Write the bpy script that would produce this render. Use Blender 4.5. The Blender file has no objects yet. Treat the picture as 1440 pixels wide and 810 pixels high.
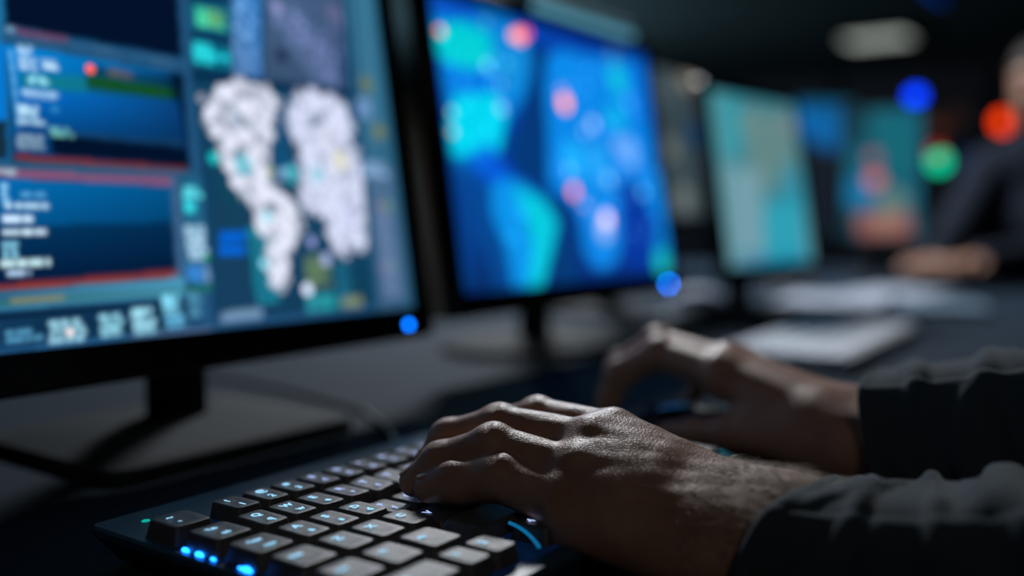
import bpy, math, random
import numpy as np
from mathutils import Vector, Matrix
random.seed(7)
S = bpy.context.scene
COL = S.collection
T = 0.74                      # height of the desk top above the floor

# ---------------------------------------------------------------- camera
cam_d = bpy.data.cameras.new('camera'); cam = bpy.data.objects.new('camera', cam_d); COL.objects.link(cam)
cam_d.sensor_width = 36; cam_d.lens = 34.0
cam_d.clip_start = 0.01; cam_d.clip_end = 60
YAW = math.radians(35.7); PIT = math.atan(100/1360)
cam.location = (0, 0, T+0.19)
fwd = Vector((math.cos(YAW)*math.cos(PIT), math.sin(YAW)*math.cos(PIT), -math.sin(PIT)))
cam.rotation_euler = fwd.to_track_quat('-Z', 'Y').to_euler()
cam_d.dof.use_dof = True; cam_d.dof.focus_distance = 0.525; cam_d.dof.aperture_fstop = 1.62
S.camera = cam

# ---------------------------------------------------------------- world, exposure
w = bpy.data.worlds.new('world'); S.world = w; w.use_nodes = True
w.node_tree.nodes['Background'].inputs[0].default_value = (0.05, 0.10, 0.15, 1)
w.node_tree.nodes['Background'].inputs[1].default_value = 0.03
S.view_settings.view_transform = 'Standard'; S.view_settings.look = 'None'
S.view_settings.exposure = 0.0; S.view_settings.gamma = 1.0; S.view_settings.use_curve_mapping = False

# ---------------------------------------------------------------- room lamps and added fills (their fixtures are built below)
def area(name, loc, size, power, col, target=None, spread=180):
    l = bpy.data.lights.new(name, 'AREA'); l.size = size; l.energy = power; l.color = col; l.spread = math.radians(spread)
    o = bpy.data.objects.new(name, l); COL.objects.link(o); o.location = loc
    d = Vector(target) - Vector(loc) if target else Vector((0, 0, -1))
    o.rotation_euler = d.to_track_quat('-Z', 'Y').to_euler()
    return o
CEIL = 2.6
LAMPS = [(2.5, 1.8), (6.5, 5.0), (9.3, 2.55)]
area('ceiling_lamp_or_fill', (2.5, 1.8, CEIL-0.06), 0.5, 95.0, (0.93, 0.96, 1.0), spread=160)
area('ceiling_lamp_or_fill', (-1.3, -1.6, CEIL-0.06), 0.5, 6.0, (1.0, 0.86, 0.74), spread=160)  # added weak fill from behind the camera, no such lamp in view
pl = bpy.data.lights.new('added_ceiling_fill', 'POINT'); pl.energy = 36; pl.color = (0.45, 0.75, 0.9); pl.shadow_soft_size = 0.11  # added unseen point light that brightens the dark ceiling
po = bpy.data.objects.new('added_ceiling_fill', pl); COL.objects.link(po); po.location = (6.5, 5.0, 1.55)
area('ceiling_lamp_or_fill', (9.3, 2.55, CEIL-0.06), 0.5, 1.5, (0.9, 0.95, 0.9), spread=150)

# ---------------------------------------------------------------- materials
def lin(c):
    return tuple((x/255/12.92 if x/255 <= 0.04045 else ((x/255+0.055)/1.055)**2.4) for x in c)
MATS = {}
def mat(name, col, rough=0.5, metal=0.0, noise=0.0, nscale=40, bump=0.0, bscale=200, emit=None, estr=0.0, spec=0.5, sheen=0.0, coat=0.0):
    if name in MATS: return MATS[name]
    m = bpy.data.materials.new(name); m.use_nodes = True; nt = m.node_tree; b = nt.nodes['Principled BSDF']
    b.inputs['Base Color'].default_value = (*col, 1); b.inputs['Roughness'].default_value = rough; b.inputs['Metallic'].default_value = metal
    b.inputs['Specular IOR Level'].default_value = spec
    if sheen: b.inputs['Sheen Weight'].default_value = sheen
    if coat: b.inputs['Coat Weight'].default_value = coat
    tc = nt.nodes.new('ShaderNodeTexCoord')
    if noise:
        n = nt.nodes.new('ShaderNodeTexNoise'); n.inputs['Scale'].default_value = nscale; n.inputs['Detail'].default_value = 5
        nt.links.new(tc.outputs['Object'], n.inputs['Vector'])
        mx = nt.nodes.new('ShaderNodeMix'); mx.data_type = 'RGBA'
        mx.inputs['A'].default_value = (*[c*(1-noise) for c in col], 1); mx.inputs['B'].default_value = (*[min(1, c*(1+noise)) for c in col], 1)
        nt.links.new(n.outputs['Fac'], mx.inputs['Factor']); nt.links.new(mx.outputs['Result'], b.inputs['Base Color'])
    if bump:
        n2 = nt.nodes.new('ShaderNodeTexNoise'); n2.inputs['Scale'].default_value = bscale; n2.inputs['Detail'].default_value = 4
        nt.links.new(tc.outputs['Object'], n2.inputs['Vector'])
        bp = nt.nodes.new('ShaderNodeBump'); bp.inputs['Strength'].default_value = bump; bp.inputs['Distance'].default_value = 0.001
        nt.links.new(n2.outputs['Fac'], bp.inputs['Height']); nt.links.new(bp.outputs['Normal'], b.inputs['Normal'])
    if emit: b.inputs['Emission Color'].default_value = (*emit, 1); b.inputs['Emission Strength'].default_value = estr
    MATS[name] = m; return m
BLACK = mat('black_plastic', (0.012, 0.013, 0.015), 0.45, bump=0.1, bscale=900)
GLOSS = mat('glossy_black_plastic', (0.01, 0.011, 0.013), 0.22)
KCASE = mat('keyboard_case', (0.020, 0.058, 0.105), 0.36, noise=0.2, nscale=60, bump=0.15, bscale=1500)
KCAP = mat('keycap_plastic', (0.075, 0.072, 0.072), 0.40, noise=0.15, nscale=300, bump=0.25, bscale=2500)
STAND = mat('stand_metal', (0.020, 0.027, 0.032), 0.78, metal=0.0, spec=.2, noise=0.15, nscale=20)
DESK = mat('desk_laminate', (0.012, 0.024, 0.040), 0.8, noise=0.25, nscale=12, bump=0.2, bscale=500, spec=.12)
WALL = mat('dark_wall_paint', (0.004, 0.005, 0.007), 0.9, noise=0.2, nscale=3)
CEILM = mat('ceiling_tiles', (0.16, 0.20, 0.21), 0.9, noise=0.2, nscale=2)
FLOOR = mat('dark_carpet', (0.012, 0.014, 0.018), 0.95, noise=0.4, nscale=90)
RACKM = mat('cabinet_steel', (0.004, 0.005, 0.007), 0.95, spec=.02, noise=0.2, nscale=10)
SHIRT = mat('dark_blue_cotton', (0.034, 0.054, 0.072), 0.92, noise=0.3, nscale=260, bump=0.5, bscale=1600, spec=0.15, sheen=0.25)
SHIRT2 = mat('navy_cotton', (0.012, 0.017, 0.028), 0.92, noise=0.3, nscale=160, spec=0.15)
TROUS = mat('black_denim', (0.012, 0.013, 0.018), 0.9, noise=0.3, nscale=200)
SHOE = mat('black_leather', (0.01, 0.01, 0.01), 0.4)
HAIR = mat('dark_brown_hair', (0.02, 0.013, 0.009), 0.6, noise=0.5, nscale=120, bump=0.6, bscale=300)
NAIL = mat('fingernail', (0.42, 0.27, 0.21), 0.28)
ARMHAIR = mat('light_brown_hair', (0.30, 0.21, 0.13), 0.45)
WHITEP = mat('white_paper', (0.30, 0.34, 0.42), 0.8, noise=0.1, nscale=30)
ALU = mat('pale_grey_aluminium', (0.6, 0.62, 0.65), 0.4, metal=0.2, noise=0.1, nscale=30)
PALEKEY = mat('pale_grey_key', (0.75, 0.78, 0.82), 0.55)
FABRIC = mat('chair_fabric', (0.014, 0.015, 0.018), 0.95, noise=0.4, nscale=300)
CHROME = mat('dark_chrome', (0.2, 0.2, 0.22), 0.3, metal=0.9)
def glow(name, c, s): return mat(name, (0.002, 0.002, 0.002), 0.9, emit=lin(c), estr=s, spec=.02)
G_BLUE = glow('blue_led', (5, 115, 255), 9.0)
G_BLUE2 = glow('blue_led_far', (5, 115, 255), 40.0)
G_KBLUE = glow('keyboard_blue_led', (20, 120, 255), 9.0)
G_GREEN = glow('teal_led', (10, 190, 170), 0.8)
G_LEG = glow('backlit_legend', (150, 210, 245), 1.3)
G_LEG2 = glow('backlit_legend_violet', (175, 195, 250), 1.1)

def skin_mat(name, fine):
    m = bpy.data.materials.new(name); m.use_nodes = True; nt = m.node_tree; b = nt.nodes['Principled BSDF']; L = nt.links.new
    tc = nt.nodes.new('ShaderNodeTexCoord')
    n = nt.nodes.new('ShaderNodeTexNoise'); n.inputs['Scale'].default_value = 45; n.inputs['Detail'].default_value = 6; L(tc.outputs['Object'], n.inputs['Vector'])
    cr = nt.nodes.new('ShaderNodeValToRGB'); cr.color_ramp.elements[0].position = 0.3; cr.color_ramp.elements[1].position = 0.72
    cr.color_ramp.elements[0].color = (0.30, 0.155, 0.105, 1); cr.color_ramp.elements[1].color = (0.42, 0.25, 0.18, 1)
    L(n.outputs['Fac'], cr.inputs['Fac']); L(cr.outputs['Color'], b.inputs['Base Color'])
    b.inputs['Roughness'].default_value = 0.43; b.inputs['Specular IOR Level'].default_value = 0.5
    b.inputs['Subsurface Weight'].default_value = 0.12; b.inputs['Subsurface Radius'].default_value = (0.6, 0.25, 0.15); b.inputs['Subsurface Scale'].default_value = 0.006
    if fine:
        v = nt.nodes.new('ShaderNodeTexVoronoi'); v.inputs['Scale'].default_value = 900; v.feature = 'DISTANCE_TO_EDGE'
        n2 = nt.nodes.new('ShaderNodeTexNoise'); n2.inputs['Scale'].default_value = 330; n2.inputs['Detail'].default_value = 6
        mp = nt.nodes.new('ShaderNodeMapping'); mp.inputs['Scale'].default_value = (1.0, 0.55, 1.0)
        L(tc.outputs['Object'], mp.inputs['Vector']); L(mp.outputs['Vector'], v.inputs['Vector']); L(tc.outputs['Object'], n2.inputs['Vector'])
        mt = nt.nodes.new('ShaderNodeMath'); mt.operation = 'MULTIPLY_ADD'; mt.inputs[1].default_value = 1.3
        L(v.outputs['Distance'], mt.inputs[0]); L(n2.outputs['Fac'], mt.inputs[2])
        bp = nt.nodes.new('ShaderNodeBump'); bp.inputs['Strength'].default_value = 0.38; bp.inputs['Distance'].default_value = 0.0006
        L(mt.outputs[0], bp.inputs['Height']); L(bp.outputs['Normal'], b.inputs['Normal'])
    return m
SKIN = skin_mat('skin', True); SKIN2 = skin_mat('skin_far', False)
SCREEN = bpy.data.materials.new('lit_screen'); SCREEN.use_nodes = True
_nt = SCREEN.node_tree; _b = _nt.nodes['Principled BSDF']; _b.inputs['Base Color'].default_value = (0.01, 0.01, 0.01, 1); _b.inputs['Roughness'].default_value = 0.5
_a = _nt.nodes.new('ShaderNodeAttribute'); _a.attribute_name = 'pixels'
_nt.links.new(_a.outputs['Color'], _b.inputs['Emission Color']); _b.inputs['Emission Strength'].default_value = 1.0

# ---------------------------------------------------------------- helpers
def link(o, parent=None):
    COL.objects.link(o)
    if parent is not None: o.parent = parent
    return o
def mesh(name, V, F, m, parent=None, smooth=False):
    me = bpy.data.meshes.new(name); me.from_pydata([tuple(map(float, v)) for v in V], [], [tuple(map(int, f)) for f in F]); me.update()
    if m: me.materials.append(m)
    if smooth: me.shade_smooth()
    return link(bpy.data.objects.new(name, me), parent)
def tag(o, label=None, cat=None, group=None, kind=None):
    if label: o['label'] = label
    if cat: o['category'] = cat
    if group: o['group'] = group
    if kind: o['kind'] = kind
    return o
def empty(name, loc, rz=0, **k):
    o = bpy.data.objects.new(name, None); COL.objects.link(o); o.location = loc; o.rotation_euler = (0, 0, rz); o.empty_display_size = 0.05
    return tag(o, **k)
class MB:
    """collects shapes into one mesh"""
    def __init__(s): s.V = []; s.F = []
    def add(s, V, F):
        n = len(s.V); s.V += [tuple(v) for v in V]; s.F += [tuple(i+n for i in f) for f in F]; return s
    def rings(s, R, cap0=True, cap1=True):
        n = len(R[0]); V = [p for r in R for p in r]; F = []
        for k in range(len(R)-1):
            for i in range(n):
                j = (i+1) % n; F.append((k*n+i, k*n+j, (k+1)*n+j, (k+1)*n+i))
        if cap0: F.append(tuple(range(n))[::-1])
        if cap1: F.append(tuple((len(R)-1)*n+i for i in range(n)))
        return s.add(V, F)
    def box(s, c, d, b=0.0):
        cx, cy, cz = c; hx, hy, hz = d[0]/2, d[1]/2, d[2]/2
        b = min(b, hx*.9, hy*.9, hz*.9)
        if b <= 0:
            return s.rings([rr(hx, hy, 0, cz-hz, cx, cy, 1), rr(hx, hy, 0, cz+hz, cx, cy, 1)])
        return s.rings([rr(hx-b, hy-b, b, cz-hz, cx, cy, 3), rr(hx, hy, b, cz-hz+b, cx, cy, 3), rr(hx, hy, b, cz+hz-b, cx, cy, 3), rr(hx-b, hy-b, b, cz+hz, cx, cy, 3)])
    def tube(s, pts, rad, n=12, caps=True):
        pts = [Vector(p) for p in pts]; R = []
        if not hasattr(rad, '__len__'): rad = [rad]*len(pts)
        up = None
        for k, p in enumerate(pts):
            d = (pts[min(k+1, len(pts)-1)]-pts[max(k-1, 0)]).normalized()
            if up is None:
                up = Vector((0, 0, 1)) if abs(d.z) < .9 else Vector((1, 0, 0))
            a = d.cross(up).normalized(); b2 = a.cross(d).normalized(); up = b2
            R.append([tuple(p+(a*math.cos(2*math.pi*i/n)+b2*math.sin(2*math.pi*i/n))*rad[k]) for i in range(n)])
        return s.rings(R, caps, caps)
    def build(s, name, m, parent=None, smooth=False): return mesh(name, s.V, s.F, m, parent, smooth)
def rr(hx, hy, r, z, cx=0, cy=0, n=5):
    """a rounded rectangle ring at height z"""
    r = min(r, hx*.999, hy*.999); P = []
    for k, (sx, sy) in enumerate(((1, 1), (-1, 1), (-1, -1), (1, -1))):
        for i in range(n):
            a = math.pi/2*k + (math.pi/2*i/(n-1) if n > 1 else math.pi/4)
            P.append((cx+sx*(hx-r)+r*math.cos(a), cy+sy*(hy-r)+r*math.sin(a), z))
    return P
def auto_smooth(o, ang=35):
    me = o.data; me.shade_smooth()
    import bmesh
    bm = bmesh.new(); bm.from_mesh(me)
    bmesh.ops.recalc_face_normals(bm, faces=bm.faces)
    for e in bm.edges:
        if len(e.link_faces) == 2 and e.calc_face_angle(0) > math.radians(ang): e.smooth = False
    bm.to_mesh(me); bm.free()
    return o
def copy_tree(o, parent=None):
    c = o.copy(); COL.objects.link(c)
    if parent is not None: c.parent = parent
    for ch in [x for x in bpy.data.objects if x.parent == o]: copy_tree(ch, c)
    return c

# ---------------------------------------------------------------- the room
def plate(name, c, d, m):
    o = MB().box(c, d).build(name, m); o['kind'] = 'structure'; return o
X0, X1, Y0, Y1 = -2.5, 12.0, -3.5, 7.5
plate('floor', ((X0+X1)/2, (Y0+Y1)/2, -0.05), (X1-X0, Y1-Y0, 0.1), FLOOR)
plate('ceiling', ((X0+X1)/2, (Y0+Y1)/2, CEIL+0.05), (X1-X0, Y1-Y0, 0.1), CEILM)
plate('wall_far', (X1+0.05, (Y0+Y1)/2, CEIL/2), (0.1, Y1-Y0, CEIL), WALL)
plate('wall_near', (X0-0.05, (Y0+Y1)/2, CEIL/2), (0.1, Y1-Y0, CEIL), WALL)
plate('wall_left', ((X0+X1)/2, Y1+0.05, CEIL/2), (X1-X0, 0.1, CEIL), WALL)
plate('wall_right', ((X0+X1)/2, Y0-0.05, CEIL/2), (X1-X0, 0.1, CEIL), WALL)

# ---------------------------------------------------------------- desks
def desk(x0, x1, y0, y1, label):
    cx, cy = (x0+x1)/2, (y0+y1)/2
    t = empty('desk', (cx, cy, 0), label=label, cat='desk')
    hx, hy = (x1-x0)/2, (y1-y0)/2
    auto_smooth(MB().rings([rr(hx-.004, hy-.004, .01, T-.028), rr(hx, hy, .012, T-.024), rr(hx, hy, .012, T-.004), rr(hx-.003, hy-.003, .01, T)]).build('desktop', DESK, t))
    for sx in (-1, 1):
        for sy in (-1, 1): MB().box((sx*(hx-.08), sy*(hy-.08), (T-.03)/2), (.05, .05, T-.03), .004).build('leg', BLACK, t)
    MB().box((0, hy-.08, T-.2), (2*hx-.25, .02, .28), .003).build('modesty_panel', BLACK, t)
    return t
desk(-0.45, 2.98, 0.06, 1.12, 'long dark blue-grey desk running away under the keyboards and screens')
desk(3.0, 3.75, 0.80, 1.75, 'separate dark side desk at the far end of the long desk')

# ---------------------------------------------------------------- what the screens show, drawn into a grid of points
def paint(art, w, h, cell=0.0012, gain=1.0):
    nx, ny = max(40, int(w/cell)), max(40, int(h/cell))
    U, Vv = np.meshgrid(np.linspace(0, 1, nx), np.linspace(0, 1, ny))
    A = np.zeros((ny, nx, 3))
    rng = np.random.RandomState(3)
    def inpoly(P):
        ins = np.zeros(U.shape, bool); n = len(P)
        for i in range(n):
            x1, y1 = P[i]; x2, y2 = P[(i+1) % n]
            if y1 == y2: continue
            c = ((y1 > Vv) != (y2 > Vv)) & (U < (x2-x1)*(Vv-y1)/(y2-y1)+x1)
            ins ^= c
        return ins.astype(float)
    def blur(M, n):
        for _ in range(n):
            M = (np.roll(M, 1, 0)+M+np.roll(M, -1, 0))/3; M = (np.roll(M, 1, 1)+M+np.roll(M, -1, 1))/3
        return M
    def put(M, c, a):
        M = (M*a)[..., None]; A[:] = A*(1-M)+np.array(lin(c))*M
    for it in art:
        k = it[0]
        if k == 'F': A[:] = lin(it[1])
        elif k == 'P': put(blur(inpoly(it[1]), 2), it[2], it[3])
        elif k == 'W':                       # ragged bright land mass made of many small marks
            N2 = blur(rng.rand(*U.shape), 22); N2 = (N2-N2.mean())/N2.std(); N3 = blur(rng.rand(*U.shape), 8); N3 = (N3-N3.min())/np.ptp(N3)
            B_ = blur(inpoly(it[1]), 20); M = np.clip((B_+.17*N2-.42)*5, 0, 1)*np.clip((B_-.06)*6, 0, 1)*np.clip(.28+.62*N3, 0, 1); P_ = np.array(it[1])
            lo, hi = P_.min(0), P_.max(0); I0 = inpoly(it[1]); I0 = blur(I0, 5)
            for _ in range(420):
                c = lo+(hi-lo)*rng.rand(2); ii = I0[min(ny-1, int(c[1]*ny)), min(nx-1, int(c[0]*nx))]
                if ii < .12+.2*rng.rand(): continue
                r = rng.uniform(.006, .019); i1, i2 = max(0, int((c[1]-r)*ny)-1), int((c[1]+r)*ny)+2; j1, j2 = max(0, int((c[0]-r*h/w)*nx)-1), int((c[0]+r*h/w)*nx)+2
                sub = (slice(i1, i2), slice(j1, j2)); d = np.hypot((U[sub]-c[0])*w/h, Vv[sub]-c[1])/r
                a_ = rng.uniform(.35, 1.0) if rng.rand() > .16 else -rng.uniform(.2, .7)
                M[sub] = np.clip(M[sub]+np.clip((1-d)/.2, 0, 1)*a_*.55, 0, 1.05)
            put(M, it[2], it[3])
        elif k == 'S':                       # a scatter of small lit marks inside an outline
            P_ = np.array(it[1]); lo, hi = P_.min(0), P_.max(0); I0 = inpoly(it[1]); R = np.random.RandomState(it[4])
            for _ in range(it[3]):
                c = lo+(hi-lo)*R.rand(2)
                if I0[min(ny-1, int(c[1]*ny)), min(nx-1, int(c[0]*nx))] < .5: continue
                r = R.uniform(.004, .012); d = np.hypot((U-c[0])*w/h, Vv-c[1])/r
                A[:] += (np.clip((1.1-d)/.4, 0, 1)*R.uniform(.2, 1.6))[..., None]*np.array(lin(it[2]))
        elif k == 'G':                       # four corner colours: top left, top right, bottom right, bottom left
            P = np.array(it[1]); M = blur(inpoly(it[1]), 1)[..., None]
            cs = [np.array(lin(c)) for c in it[2:6]]
            u = np.clip((U-P[:, 0].min())/(np.ptp(P[:, 0])+1e-9), 0, 1)[..., None]; v = np.clip((Vv-P[:, 1].min())/(np.ptp(P[:, 1])+1e-9), 0, 1)[..., None]
            c = (cs[3]*(1-u)+cs[2]*u)*(1-v)+(cs[0]*(1-u)+cs[1]*u)*v
            A[:] = A*(1-M)+c*M
        elif k == 'B':
            (x, y), r = it[1], it[2]
            d = np.hypot((U-x)*w/h, Vv-y)/r
            M = (np.clip((1.15-d)/0.35, 0, 1)*it[4])[..., None]; A[:] = A*(1-M)+np.array(lin(it[3]))*M*(it[5] if len(it) > 5 else 1)
        elif k == 'T':                       # a block of illegible small lines
            (xa, ya), (xb, yb), rows, c, sd = it[1:]
            x0, x1 = min(xa, xb), max(xa, xb); y0, y1 = min(ya, yb), max(ya, yb)
            R = np.random.RandomState(sd)
            M = np.zeros(U.shape)
            for r in range(rows):
                ra = y0+(y1-y0)*(r+.10)/rows; rb = y0+(y1-y0)*(r+.90)/rows
                x = x0+(x1-x0)*R.rand()*.08; end = x0+(x1-x0)*(.7+.3*R.rand())
                while x < end:
                    L = (0.006+0.018*R.rand()); M[(U >= x) & (U < min(x+L, end)) & (Vv > ra) & (Vv < rb)] = .75+.25*R.rand(); x += L+.003
            M = blur(M, 1); put(M, c, .95); A[:] += M[..., None]*.45*np.array(lin(c))
    return A*gain, nx, ny
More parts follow.
